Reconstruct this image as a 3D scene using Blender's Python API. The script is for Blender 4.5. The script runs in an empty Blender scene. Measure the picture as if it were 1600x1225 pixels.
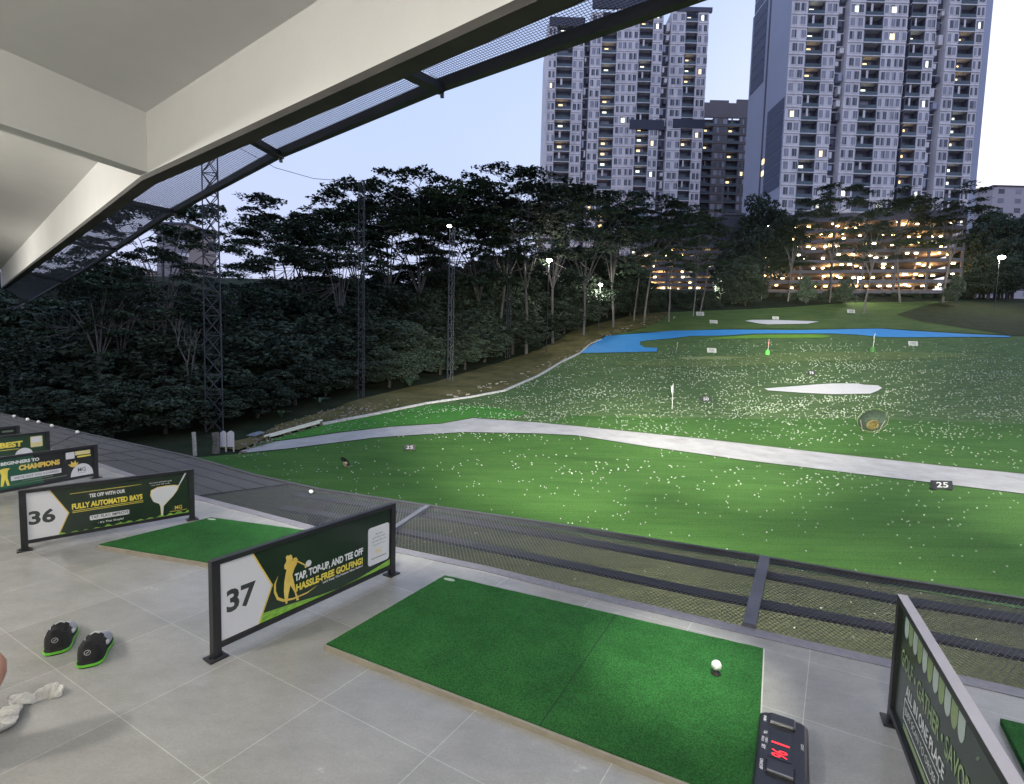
import bpy, bmesh, math, random
import numpy as np
from mathutils import Vector, Matrix
R_ = math.radians
random.seed(7); rng = np.random.default_rng(7)
SC = bpy.context.scene; C = SC.collection
# ------------------------------------------------------------------ camera, world, light
H = 1.55; F = 800.0; PITCH = R_(4.5); ROLL = R_(1.5)
cF = np.array([0, math.cos(PITCH), -math.sin(PITCH)]); _R = np.array([1., 0, 0]); _U = np.cross(_R, cF)
cR = _R*math.cos(ROLL)+_U*math.sin(ROLL); cU = _U*math.cos(ROLL)-_R*math.sin(ROLL)
cd = bpy.data.cameras.new('camera'); cam = bpy.data.objects.new('camera', cd); C.objects.link(cam)
cam.matrix_world = Matrix(((cR[0], cU[0], -cF[0], 0), (cR[1], cU[1], -cF[1], 0), (cR[2], cU[2], -cF[2], H), (0, 0, 0, 1)))
cd.sensor_width = 36; cd.sensor_fit = 'HORIZONTAL'; cd.lens = F/1600*36; cd.clip_start = 0.05; cd.clip_end = 3000
SC.camera = cam
W = bpy.data.worlds.new('World'); SC.world = W; W.use_nodes = True
nt = W.node_tree; nt.nodes.clear()
def wn(t, **k):
    n = nt.nodes.new(t)
    for a, b in k.items(): setattr(n, a, b)
    return n
tc = wn('ShaderNodeTexCoord'); sep = wn('ShaderNodeSeparateXYZ'); nt.links.new(tc.outputs['Generated'], sep.inputs[0])
def ramp(stops, src):
    r = wn('ShaderNodeValToRGB'); e = r.color_ramp.elements
    while len(e) < len(stops): e.new(0.5)
    for i, (p, c) in enumerate(stops): e[i].position = p; e[i].color = (*c, 1)
    nt.links.new(src, r.inputs[0]); return r
# elevation tint (z: 0 horizon .. 1 zenith): dusk lavender near the horizon, blue above
rz = ramp([(0.0, (0.46, 0.47, 0.62)), (0.12, (0.46, 0.50, 0.70)), (0.34, (0.40, 0.48, 0.71)), (0.7, (0.30, 0.40, 0.66)), (1.0, (0.24, 0.33, 0.56))], sep.outputs[2])
# afterglow: brighter towards the side where the sun has just set
dot = wn('ShaderNodeVectorMath', operation='DOT_PRODUCT'); nt.links.new(tc.outputs['Generated'], dot.inputs[0]); dot.inputs[1].default_value = (0.80, 0.58, 0.12)
rg = ramp([(0.45, (0, 0, 0)), (0.72, (.05, .05, .05)), (0.88, (0.3, 0.3, 0.3)), (0.98, (1, 1, 1))], dot.outputs['Value'])
mixg = wn('ShaderNodeMix', data_type='RGBA'); nt.links.new(rg.outputs[0], mixg.inputs[0]); nt.links.new(rz.outputs[0], mixg.inputs[6]); mixg.inputs[7].default_value = (0.95, 0.93, 1.0, 1)
nz = wn('ShaderNodeTexNoise'); nz.inputs['Scale'].default_value = 1.6; nz.inputs['Detail'].default_value = 4; nt.links.new(tc.outputs['Generated'], nz.inputs['Vector'])
mr = wn('ShaderNodeMapRange'); nt.links.new(nz.outputs[0], mr.inputs[0]); mr.inputs[1].default_value = .35; mr.inputs[2].default_value = .7; mr.inputs[3].default_value = 0.94; mr.inputs[4].default_value = 1.05
bg = wn('ShaderNodeBackground'); nt.links.new(mixg.outputs[2], bg.inputs[0]); nt.links.new(mr.outputs[0], bg.inputs[1])
wo = wn('ShaderNodeOutputWorld'); nt.links.new(bg.outputs[0], wo.inputs[0])
sl = bpy.data.lights.new('sun', 'SUN'); sl.energy = 0.12; sl.angle = R_(15); sl.color = (1, .85, .75); so = bpy.data.objects.new('sun', sl); C.objects.link(so)
so.rotation_euler = (R_(82), 0, R_(128))
SC.view_settings.view_transform = 'Standard'; SC.view_settings.look = 'None'; SC.view_settings.exposure = 0.6; SC.view_settings.gamma = 1
SC.render.engine = 'CYCLES'; SC.cycles.use_denoising = True; SC.cycles.max_bounces = 6; SC.cycles.diffuse_bounces = 3; SC.cycles.transparent_max_bounces = 6
SC.cycles.sample_clamp_indirect = 4

# ------------------------------------------------------------------ pixels -> places
def ray(px, py): return cF + cR*((px-800)/F) + cU*((612.5-py)/F)
def atz(px, py, z=0.0):
    d = ray(px, py); t = (z-H)/d[2]; return np.array([d[0]*t, d[1]*t, z])
def atY(px, py, Y):
    d = ray(px, py); t = Y/d[1]; return np.array([d[0]*t, Y, H+d[2]*t])
# terrain: height is a function of the distance from the building only, in 2.5 m steps
_ky = [-60, 25, 30, 45, 60, 72, 80, 90, 100, 112, 122, 130, 140, 160, 900]
_kr = [None, None, -6.1, -.095*45, -.045*60, -.012*72, .010*80, .040*90, .066*100, .088*112, .108*122, 15.4, 18, 19.2, 19.2]
_kr[0] = _kr[1] = -6.1
KY = [-60.0]+[22+2.5*i for i in range(58)]+[170.0, 900.0]
KZ = [H+v for v in np.interp(KY, _ky, _kr)]
_s = np.array(KZ); _s[2:-2] = (_s[1:-3]+_s[2:-2]*2+_s[3:-1])/4; KZ = list(_s)
def gz(Y): return float(np.interp(Y, KY, KZ))
def gp(px, py):
    d = ray(px, py); s = d[2]/d[1]
    for i in range(len(KY)-1):
        y0, y1 = max(KY[i], .5), KY[i+1]; z0, z1 = gz(y0)-H, KZ[i+1]-H
        if z1 >= s*y1:
            a = (z1-z0)/(y1-y0); Y = (z0-a*y0)/(s-a) if abs(s-a) > 1e-9 else y1
            Y = min(max(Y, y0), y1); break
    else: Y = 400
    return np.array([d[0]/d[1]*Y, Y, gz(Y)])

# ------------------------------------------------------------------ object helpers
def tag(o, label=None, cat=None, group=None, kind=None):
    if label: o['label'] = label
    if cat: o['category'] = cat
    if group: o['group'] = group
    if kind: o['kind'] = kind
    return o
def thing(name, label, cat, loc=(0, 0, 0), group=None, rotz=0):
    o = bpy.data.objects.new(name, None); o.empty_display_size = .1; C.objects.link(o)
    o.location = tuple(float(v) for v in loc); o.rotation_euler[2] = rotz
    return tag(o, label, cat, group)
def copy_tree(o, parent=None):
    c = o.copy(); C.objects.link(c); c.parent = parent
    for ch in list(o.children): copy_tree(ch, c)
    return c
class MB:
    def __init__(s): s.v = []; s.f = []; s.m = []
    def add(s, vs, fs, m=0):
        n = len(s.v); s.v += [tuple(map(float, p)) for p in vs]; s.f += [tuple(i+n for i in f) for f in fs]; s.m += [m]*len(fs)
    def box(s, c, size, ax=None, m=0):
        c = np.array(c, float); h = np.array(size, float)/2
        A = np.eye(3) if ax is None else np.array(ax, float)
        vs = [c+A[0]*h[0]*i+A[1]*h[1]*j+A[2]*h[2]*k for i in (-1, 1) for j in (-1, 1) for k in (-1, 1)]
        s.add(vs, [(0, 1, 3, 2), (4, 6, 7, 5), (0, 4, 5, 1), (2, 3, 7, 6), (0, 2, 6, 4), (1, 5, 7, 3)], m)
    def bar(s, a, b, w, h=None, m=0, up=(0, 0, 1)):
        a = np.array(a, float); b = np.array(b, float); d = b-a; L = np.linalg.norm(d)
        if L < 1e-6: return
        d /= L; u = np.array(up, float)
        if abs(d@u) > .98: u = np.array([1., 0, 0])
        r = np.cross(d, u); r /= np.linalg.norm(r); u = np.cross(r, d)
        s.box((a+b)/2, (L, w, h or w), (d, r, u), m)
    def tube(s, pts, rad, n=8, m=0, cap=True, flat=1.0):
        P = [np.array(p, float) for p in pts]; rad = [rad]*len(P) if np.isscalar(rad) else rad
        base = len(s.v); vs = []
        prev = None
        for i, p in enumerate(P):
            t = P[min(i+1, len(P)-1)]-P[max(i-1, 0)]; t /= (np.linalg.norm(t)+1e-9)
            if prev is None:
                r = np.cross(t, (0, 0, 1.)) if abs(t[2]) < .95 else np.cross(t, (1., 0, 0))
            else: r = prev-t*(prev@t)
            r /= (np.linalg.norm(r)+1e-9); prev = r; u = np.cross(r, t)
            for k in range(n):
                a = 2*math.pi*k/n; vs.append(p+r*math.cos(a)*rad[i]+u*math.sin(a)*rad[i]*flat)
        fs = [(i*n+k, i*n+(k+1) % n, (i+1)*n+(k+1) % n, (i+1)*n+k) for i in range(len(P)-1) for k in range(n)]
        if cap: fs += [tuple(range(n-1, -1, -1)), tuple((len(P)-1)*n+k for k in range(n))]
        s.add(vs, fs, m)
    def sphere(s, c, r, nu=10, nv=7, m=0):
        r = np.array([r]*3 if np.isscalar(r) else r, float); c = np.array(c, float)
        vs = [c+r*(0, 0, 1)]
        for j in range(1, nv):
            t = math.pi*j/nv
            for i in range(nu):
                p = 2*math.pi*i/nu; vs.append(c+r*(math.sin(t)*math.cos(p), math.sin(t)*math.sin(p), math.cos(t)))
        vs.append(c-r*(0, 0, 1)); L = len(vs)-1
        fs = [(0, 1+i, 1+(i+1) % nu) for i in range(nu)]
        for j in range(nv-2):
            for i in range(nu): fs.append((1+j*nu+i, 1+(j+1)*nu+i, 1+(j+1)*nu+(i+1) % nu, 1+j*nu+(i+1) % nu))
        fs += [(L, 1+(nv-2)*nu+(i+1) % nu, 1+(nv-2)*nu+i) for i in range(nu)]
        s.add(vs, fs, m)
    def prism(s, poly, O, u, w, n, d0, d1, m=0):
        """polygon (a,b) in the plane O+a*u+b*w, extruded along n from d0 to d1"""
        O, u, w, n = [np.array(q, float) for q in (O, u, w, n)]
        k = len(poly); vs = [O+u*a+w*b+n*d0 for a, b in poly]+[O+u*a+w*b+n*d1 for a, b in poly]
        s.add(vs, [tuple(range(k))[::-1], tuple(range(k, 2*k))]+[(i, (i+1) % k, (i+1) % k+k, i+k) for i in range(k)], m)
    def mesh(s, name, mats, off=(0, 0, 0), smooth=False):
        me = bpy.data.meshes.new(name); o = np.array(off)
        me.from_pydata([tuple(np.array(v)-o) for v in s.v] if any(off) else s.v, [], s.f)
        for q in (mats if isinstance(mats, (list, tuple)) else [mats]): me.materials.append(q)
        me.polygons.foreach_set('material_index', s.m)
        if smooth: me.polygons.foreach_set('use_smooth', [True]*len(s.f))
        me.update(); return me
    def build(s, name, mats, parent=None, smooth=False, local=False):
        off = (0, 0, 0) if parent is None or local else tuple(parent_world(parent))
        o = bpy.data.objects.new(name, s.mesh(name, mats, off, smooth)); C.objects.link(o); o.parent = parent
        return o
def parent_world(p):
    t = np.array(p.location, float)
    while p.parent: p = p.parent; t += np.array(p.location, float)
    return t
def fast_mesh(name, co, faces4, mat, smooth=False, idx=None):
    me = bpy.data.meshes.new(name); n = len(co); k = faces4.shape[1]; nf = len(faces4)
    me.vertices.add(n); me.vertices.foreach_set('co', co.astype(np.float32).ravel())
    me.loops.add(nf*k); me.loops.foreach_set('vertex_index', faces4.astype(np.int32).ravel())
    me.polygons.add(nf); me.polygons.foreach_set('loop_start', np.arange(0, nf*k, k, dtype=np.int32))
    me.polygons.foreach_set('loop_total', np.full(nf, k, dtype=np.int32))
    me.materials.append(mat)
    if smooth: me.polygons.foreach_set('use_smooth', [True]*nf)
    me.update(calc_edges=True); return me

# ------------------------------------------------------------------ materials
def M(name, rgb, rough=.6, metal=0, var=.12, scale=6, bump=0, bscale=60, spec=.5, emit=None, es=0, rgb2=None, stretch=None, trans=None, coord='Object', rnd=0):
    m = bpy.data.materials.new(name); m.use_nodes = True; t = m.node_tree; b = t.nodes['Principled BSDF']
    b.inputs['Roughness'].default_value = rough; b.inputs['Metallic'].default_value = metal; b.inputs['Specular IOR Level'].default_value = spec
    co = t.nodes.new('ShaderNodeTexCoord'); src = co.outputs[coord]
    if stretch:
        mp = t.nodes.new('ShaderNodeMapping'); mp.inputs['Scale'].default_value = stretch; t.links.new(src, mp.inputs[0]); src = mp.outputs[0]
    n = t.nodes.new('ShaderNodeTexNoise'); n.inputs['Scale'].default_value = scale; n.inputs['Detail'].default_value = 5; n.inputs['Roughness'].default_value = .65
    t.links.new(src, n.inputs['Vector'])
    r = t.nodes.new('ShaderNodeMapRange'); r.inputs[1].default_value = .3; r.inputs[2].default_value = .7; t.links.new(n.outputs[0], r.inputs[0])
    mx = t.nodes.new('ShaderNodeMix'); mx.data_type = 'RGBA'; t.links.new(r.outputs[0], mx.inputs[0])
    a = rgb; c2 = rgb2 or tuple(min(1, v*(1+2*var)) for v in rgb); a = a if rgb2 else tuple(v*(1-var) for v in rgb)
    mx.inputs[6].default_value = (*a, 1); mx.inputs[7].default_value = (*c2, 1); out = mx.outputs[2]
    if rnd:
        oi = t.nodes.new('ShaderNodeObjectInfo'); h = t.nodes.new('ShaderNodeHueSaturation'); mr = t.nodes.new('ShaderNodeMapRange')
        mr.inputs[3].default_value = 1-rnd; mr.inputs[4].default_value = 1+rnd; t.links.new(oi.outputs['Random'], mr.inputs[0]); t.links.new(mr.outputs[0], h.inputs['Value'])
        t.links.new(out, h.inputs['Color']); out = h.outputs[0]
    t.links.new(out, b.inputs['Base Color'])
    if bump:
        n2 = t.nodes.new('ShaderNodeTexNoise'); n2.inputs['Scale'].default_value = bscale; n2.inputs['Detail'].default_value = 4; t.links.new(src, n2.inputs['Vector'])
        bp = t.nodes.new('ShaderNodeBump'); bp.inputs['Strength'].default_value = bump; bp.inputs['Distance'].default_value = .02; t.links.new(n2.outputs[0], bp.inputs['Height']); t.links.new(bp.outputs[0], b.inputs['Normal'])
    if emit: b.inputs['Emission Color'].default_value = (*emit, 1); b.inputs['Emission Strength'].default_value = es
    return m
BLACK = M('black_powder_coat', (.012, .012, .014), .45, var=.2)
DKSTEEL = M('dark_steel', (.035, .036, .042), .5, .3, var=.2, scale=3)
GREYSTEEL = M('grey_steel', (.10, .105, .13), .45, .4, var=.2, scale=4)
GALV = M('galvanised_steel', (.30, .31, .34), .4, .7)
WHITE = M('white_print', (.72, .72, .74), .35, var=.02)
TXTW = M('white_lettering', (.8, .8, .8), .4, var=.02)
INK = M('charcoal_ink', (.035, .042, .04), .5, var=.05)
GOLD = M('gold_print', (.72, .47, .07), .4, var=.15, scale=8, rgb2=(.85, .68, .18))
YELP = M('yellow_print', (.78, .66, .10), .4, var=.1)
CREAM = M('pale_yellow_print', (.70, .62, .30), .4, var=.1)
DKGREEN = M('dark_green_print', (.014, .024, .016), .22, var=.15, scale=1.5, rgb2=(.022, .040, .025))
CHAR = M('charcoal_print', (.022, .024, .024), .22, var=.15)
LIMEP = M('lime_grass_print', (.08, .26, .03), .4, scale=25, rgb2=(.35, .62, .08), stretch=(1, 1, 3))
DIMLEAF = M('faded_leaf_print', (.10, .14, .09), .4)
PALEG = M('pale_green_print', (.24, .32, .15), .4, var=.05)
PALEW = M('pale_mint_print', (.42, .49, .45), .4, var=.05)

def text_mesh(s, mat, wd, ht, O, u, w, n, x0, y0, d=.0015, bold=.0, shear=0, thick=.0006, name='lettering', parent=None, spacing=1.0):
    cu = bpy.data.curves.new('t', 'FONT'); cu.body = s; cu.size = 1; cu.offset = bold; cu.shear = shear; cu.resolution_u = 3; cu.space_character = spacing
    ob = bpy.data.objects.new('t', cu); C.objects.link(ob); dg = bpy.context.evaluated_depsgraph_get()
    me = bpy.data.meshes.new_from_object(ob.evaluated_get(dg)); bpy.data.objects.remove(ob)
    co = np.array([v.co[:] for v in me.vertices]); mn, mxx = co.min(0), co.max(0); sz = mxx-mn
    O, u, w, n = [np.array(q, float) for q in (O, u, w, n)]
    off = parent_world(parent) if parent else 0
    for v, c in zip(me.vertices, co):
        a = x0+(c[0]-mn[0])/sz[0]*wd; b = y0+(c[1]-mn[1])/sz[1]*ht
        v.co = O+u*a+w*b+n*d-off
    me.materials.clear(); me.materials.append(mat); me.name = name
    o = bpy.data.objects.new(name, me); C.objects.link(o); o.parent = parent; return o
def rrect(x0, y0, x1, y1, r, k=4):
    P = []
    for cx, cy, a0 in ((x1-r, y1-r, 0), (x0+r, y1-r, 90), (x0+r, y0+r, 180), (x1-r, y0+r, 270)):
        for i in range(k+1): a = R_(a0+90*i/k); P.append((cx+r*math.cos(a), cy+r*math.sin(a)))
    return P
def ell(cx, cy, rx, ry, k=24, a0=0, a1=360): return [(cx+rx*math.cos(R_(a0+(a1-a0)*i/k)), cy+ry*math.sin(R_(a0+(a1-a0)*i/k))) for i in range(k if a1-a0 == 360 else k+1)]

# ================================================================== SETTING
def tile_material():
    m = bpy.data.materials.new('grey_porcelain_tiles'); m.use_nodes = True; t = m.node_tree; b = t.nodes['Principled BSDF']; L = t.links.new
    uv = t.nodes.new('ShaderNodeUVMap'); br = t.nodes.new('ShaderNodeTexBrick'); br.offset = 0; br.squash = 1
    for k, v in (('Scale', 1), ('Mortar Size', .0034), ('Mortar Smooth', .1), ('Brick Width', 1), ('Row Height', 1), ('Bias', 0)): br.inputs[k].default_value = v
    br.inputs['Color1'].default_value = (.30, .295, .28, 1); br.inputs['Color2'].default_value = (.345, .34, .325, 1); br.inputs['Mortar'].default_value = (.47, .46, .43, 1)
    L(uv.outputs[0], br.inputs['Vector'])
    co = t.nodes.new('ShaderNodeTexCoord'); mp = t.nodes.new('ShaderNodeMapping'); mp.inputs['Rotation'].default_value = (0, 0, R_(32)); mp.inputs['Scale'].default_value = (1.4, 2.4, 1); L(co.outputs['Object'], mp.inputs[0])
    n = t.nodes.new('ShaderNodeTexNoise'); n.inputs['Scale'].default_value = 2.2; n.inputs['Detail'].default_value = 9; n.inputs['Roughness'].default_value = .72; L(mp.outputs[0], n.inputs['Vector'])
    r = t.nodes.new('ShaderNodeMapRange'); r.inputs[1].default_value = .3; r.inputs[2].default_value = .72; r.inputs[3].default_value = .80; r.inputs[4].default_value = 1.12; L(n.outputs[0], r.inputs[0])
    n3 = t.nodes.new('ShaderNodeTexNoise'); n3.inputs['Scale'].default_value = 95; n3.inputs['Detail'].default_value = 2; L(co.outputs['Object'], n3.inputs['Vector'])
    r3 = t.nodes.new('ShaderNodeMapRange'); r3.inputs[3].default_value = .84; r3.inputs[4].default_value = 1.16; L(n3.outputs[0], r3.inputs[0])
    mu0 = t.nodes.new('ShaderNodeMath'); mu0.operation = 'MULTIPLY'; L(r.outputs[0], mu0.inputs[0]); L(r3.outputs[0], mu0.inputs[1])
    mu = t.nodes.new('ShaderNodeVectorMath'); mu.operation = 'SCALE'; L(br.outputs['Color'], mu.inputs[0]); L(mu0.outputs[0], mu.inputs['Scale'])
    n4 = t.nodes.new('ShaderNodeTexNoise'); n4.inputs['Scale'].default_value = .9; n4.inputs['Detail'].default_value = 8; n4.inputs['Roughness'].default_value = .75; L(co.outputs['Object'], n4.inputs['Vector'])
    r4 = t.nodes.new('ShaderNodeMapRange'); r4.inputs[1].default_value = .52; r4.inputs[2].default_value = .74; r4.inputs[3].default_value = 0; r4.inputs[4].default_value = .38; L(n4.outputs[0], r4.inputs[0])
    m4 = t.nodes.new('ShaderNodeMix'); m4.data_type = 'RGBA'; m4.inputs[7].default_value = (.17, .145, .115, 1); L(r4.outputs[0], m4.inputs[0]); L(mu.outputs[0], m4.inputs[6]); L(m4.outputs[2], b.inputs['Base Color'])
    rr = t.nodes.new('ShaderNodeMapRange'); rr.inputs[3].default_value = .14; rr.inputs[4].default_value = .34; L(n.outputs[0], rr.inputs[0]); L(rr.outputs[0], b.inputs['Roughness'])
    b.inputs['Specular IOR Level'].default_value = .6
    return m
TILE = tile_material()
gO = np.array([-1.595, 2.009]); gA = np.array([.522, -.292]); gB = np.array([.268, .42])
Binv = np.linalg.inv(np.array([gA, gB]).T)
DECK = [(-60, 655), (0, 675), (75, 700), (150, 722), (310, 775), (400, 798), (490, 822), (618, 855), (762, 885), (955, 932), (1156, 978), (1332, 1018), (1525, 1061), (1600, 1078), (1760, 1116)]
deck = [atz(*p)[:2] for p in DECK]
def inset(poly, d):
    out = []
    for i, p in enumerate(poly):
        t = poly[min(i+1, len(poly)-1)]-poly[max(i-1, 0)]; t = t/np.linalg.norm(t); out.append(p+np.array([t[1], -t[0]])*(-d) if False else p-np.array([-t[1], t[0]])*d)
    return out
strip_in = inset(deck, .085)
fb = MB()
P = [(*p, 0) for p in strip_in]+[(3.0, -7, 0), (-16, -7, 0), (-16, 10, 0)]
P2 = [(x, y, -.35) for x, y, _ in P]; k = len(P)
fb.add(P+P2, [tuple(range(k))[::-1], tuple(range(k, 2*k))]+[(i, (i+1) % k, (i+1) % k+k, i+k) for i in range(k)])
floor = fb.build('floor', TILE); tag(floor, 'grey tiled floor of the bays', None, kind='structure')
uvl = floor.data.uv_layers.new(name='UVMap')
for lp in floor.data.loops:
    v = floor.data.vertices[lp.vertex_index].co; q = Binv@(np.array([v.x, v.y])-gO); uvl.data[lp.index].uv = (q[0], q[1])
KERBM = M('purple_grey_stone', (.17, .165, .19), .45, var=.15, scale=30, bump=.1)
kb = MB()
for i in range(len(deck)-1):
    a, b, c, d = deck[i], deck[i+1], strip_in[i+1], strip_in[i]
    vs = [(*a, .004), (*b, .004), (*c, .004), (*d, .004), (*a, -.35), (*b, -.35), (*c, -.35), (*d, -.35)]
    kb.add(vs, [(3, 2, 1, 0), (4, 5, 6, 7), (0, 1, 5, 4), (1, 2, 6, 5), (2, 3, 7, 6), (3, 0, 4, 7)])
tag(kb.build('deck_kerb', KERBM), 'dark stone edging strip of the tiled deck', None, kind='structure')
cut = [(-60, 22)]
# ---- terrain
def soil(name, a, b, scale, bump=.5, st=None, rough=.95):
    return M(name, a, rough, rgb2=b, scale=scale, bump=bump, bscale=scale*9, spec=.15, stretch=st)
GROUNDM = soil('dark_soil_and_weeds', (.012, .022, .010), (.035, .042, .020), .5, .8)
xs = [-260, -160, -110, -70, -45, -25, -10, 0, 10, 25, 45, 70, 110, 160, 260, 420]
v = []; f = []
for y, z in zip(KY, KZ):
    for x in xs: v.append((x, y, z))
n = len(xs)
for j in range(len(KY)-1):
    for i in range(n-1): f.append((j*n+i, j*n+i+1, (j+1)*n+i+1, (j+1)*n+i))
g = MB(); g.add(v, f); tag(g.build('ground', GROUNDM), 'dark ground of the whole valley and hillside', None, kind='structure')
def drape(name, pix, dz, mat, label, pts=None, bumpy=0):
    P3 = pts if pts is not None else [gp(*p) for p in pix]
    bm = bmesh.new(); vs = [bm.verts.new((p[0], p[1], 0)) for p in P3]; bm.faces.new(vs)
    ys = [p[1] for p in P3]
    for y in KY:
        if min(ys) < y < max(ys):
            bmesh.ops.bisect_plane(bm, geom=bm.verts[:]+bm.edges[:]+bm.faces[:], plane_co=(0, y, 0), plane_no=(0, 1, 0), dist=1e-5)
    bmesh.ops.triangulate(bm, faces=bm.faces[:])
    for q in bm.verts: q.co.z = gz(q.co.y)+dz+(bumpy*random.random() if bumpy else 0)
    bmesh.ops.recalc_face_normals(bm, faces=bm.faces[:])
    if bm.faces and sum(f.normal.z for f in bm.faces) < 0: bmesh.ops.reverse_faces(bm, faces=bm.faces[:])
    me = bpy.data.meshes.new(name); bm.to_mesh(me); bm.free(); me.materials.append(mat)
    o = bpy.data.objects.new(name, me); C.objects.link(o); tag(o, label, None, kind='structure'); return o
def turf(name, a, b, sc=.25, st=(1, 3.2, 1)):
    """artificial turf: broad worn patches, mowing-like seams, fine fibre speckle"""
    m = bpy.data.materials.new(name); m.use_nodes = True; t = m.node_tree; B = t.nodes['Principled BSDF']; L = t.links.new
    co = t.nodes.new('ShaderNodeTexCoord'); mp = t.nodes.new('ShaderNodeMapping'); mp.inputs['Scale'].default_value = st; mp.inputs['Rotation'].default_value = (0, 0, R_(-6)); L(co.outputs['Object'], mp.inputs[0])
    def noise(s, d, r, src):
        n = t.nodes.new('ShaderNodeTexNoise'); n.inputs['Scale'].default_value = s; n.inputs['Detail'].default_value = d; n.inputs['Roughness'].default_value = r; L(src, n.inputs['Vector']); return n.outputs[0]
    n1 = noise(sc, 8, .7, mp.outputs[0]); n2 = noise(18, 3, .6, co.outputs['Object'])
    mr = t.nodes.new('ShaderNodeMapRange'); mr.inputs[1].default_value = .34; mr.inputs[2].default_value = .66; L(n1, mr.inputs[0])
    mx = t.nodes.new('ShaderNodeMix'); mx.data_type = 'RGBA'; mx.inputs[6].default_value = (*a, 1); mx.inputs[7].default_value = (*b, 1); L(mr.outputs[0], mx.inputs[0])
    m2 = t.nodes.new('ShaderNodeMapRange'); m2.inputs[1].default_value = .3; m2.inputs[2].default_value = .7; m2.inputs[3].default_value = .62; m2.inputs[4].default_value = 1.42; L(n2, m2.inputs[0])
    wv = t.nodes.new('ShaderNodeTexWave'); wv.wave_type = 'BANDS'; wv.bands_direction = 'Y'; wv.inputs['Scale'].default_value = .16; wv.inputs['Distortion'].default_value = 1.2; wv.inputs['Detail'].default_value = 3; wv.inputs['Detail Scale'].default_value = 1.2; L(mp.outputs[0], wv.inputs['Vector'])
    m3 = t.nodes.new('ShaderNodeMapRange'); m3.inputs[1].default_value = 0; m3.inputs[2].default_value = .12; m3.inputs[3].default_value = .90; m3.inputs[4].default_value = 1; L(wv.outputs['Fac'], m3.inputs[0])
    mu = t.nodes.new('ShaderNodeMath'); mu.operation = 'MULTIPLY'; L(m2.outputs[0], mu.inputs[0]); L(m3.outputs[0], mu.inputs[1])
    sc_ = t.nodes.new('ShaderNodeVectorMath'); sc_.operation = 'SCALE'; L(mx.outputs[2], sc_.inputs[0]); L(mu.outputs[0], sc_.inputs['Scale']); L(sc_.outputs[0], B.inputs['Base Color'])
    B.inputs['Roughness'].default_value = .9; B.inputs['Specular IOR Level'].default_value = .15
    bp = t.nodes.new('ShaderNodeBump'); bp.inputs['Strength'].default_value = .5; bp.inputs['Distance'].default_value = .03; L(n2, bp.inputs['Height']); L(bp.outputs[0], B.inputs['Normal'])
    return m
T_NEAR = turf('near_green_turf', (.040, .102, .019), (.062, .140, .028))
T_MID = turf('mid_dark_turf', (.044, .088, .028), (.110, .165, .056), .5, (1, 3, 1))
T_BR = turf('bright_green_turf', (.042, .155, .024), (.065, .205, .034))
T_OLIVE = turf('olive_netting_turf', (.038, .046, .018), (.072, .074, .034), .8)
T_FAR = turf('far_hill_grass', (.050, .098, .024), (.115, .155, .042), .18)
T_BANK = soil('rough_bank_grass', (.060, .062, .018), (.150, .125, .052), .45, .9)
T_LIME = turf('lime_turf', (.12, .26, .03), (.17, .33, .04))
T_PALE = turf('worn_pale_turf', (.16, .20, .07), (.24, .27, .11), .6)
PATHM = M('pale_concrete', (.30, .285, .27), .9, scale=.9, bump=.4, bscale=20, rgb2=(.42, .40, .375))
SANDM = M('white_sand', (.62, .58, .52), .95, var=.05, scale=2, bump=.3, bscale=15)
LAKEM = M('blue_turf', (.035, .25, .52), .8, var=.06, scale=.4, bump=.2, bscale=20)
LAKEM2 = M('white_line_paint', (.6, .6, .58), .8)
E1 = [(310, 716), (380, 710), (481, 699), (581, 686), (639, 682), (725, 677), (840, 679), (900, 682), (1100, 712), (1263, 733), (1427, 753), (1600, 774), (1760, 799)]
E2 = [(378, 706), (432, 692), (524, 679), (610, 669), (690, 664), (739, 655), (782, 658), (840, 662), (894, 667), (1100, 688), (1263, 707), (1427, 725), (1600, 743), (1760, 766)]
KB = [(410, 690), (504, 665), (581, 650), (667, 632), (736, 622), (788, 612), (840, 589), (877, 567), (907, 552), (922, 539), (940, 531)]
NETOUT = [(-60, 634), (0, 647), (125, 677), (300, 716), (400, 745), (500, 767), (672, 793), (875, 823), (1100, 859), (1188, 873), (1360, 903), (1440, 915), (1600, 940), (1760, 966)]
drape('olive_slope', [(200, 705), (300, 716), (400, 745), (500, 767), (672, 793), (875, 823), (1100, 859), (1188, 873), (1360, 903), (1600, 940), (1760, 966), (1760, 1225), (1300, 1225), (700, 1100), (200, 900)], .02, T_OLIVE, 'olive brown ground under the safety net')
drape('near_turf', E1+[(1760, 990), (1600, 955), (1360, 913), (1100, 868), (875, 832), (672, 801), (500, 775), (400, 752), (300, 722)], .05, T_NEAR, 'broad green turf just beyond the safety net')
drape('cart_path', E2+E1[::-1][:-1], .09, PATHM, 'pale concrete path crossing the range')
drape('field_turf', KB+[(947, 526), (1000, 521), (1140, 515), (1300, 515), (1425, 517), (1580, 525), (1760, 532)]+E2[::-1], .05, T_MID, 'worn dark turf of the middle of the range')
drape('side_turf', [(424, 688), (504, 667), (581, 652), (667, 635), (700, 634), (760, 637), (823, 646), (800, 655), (782, 657), (739, 654), (690, 663), (610, 668), (524, 678), (432, 691)], .10, T_BR, 'bright green carpet between path and bank')
drape('inner_turf', [(860, 664), (890, 651), (1100, 656), (1340, 656), (1600, 664), (1760, 668), (1760, 765), (1600, 742), (1427, 724), (1263, 706), (1100, 687), (894, 666)], .10, T_NEAR, 'smooth green carpet behind the path')
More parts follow.
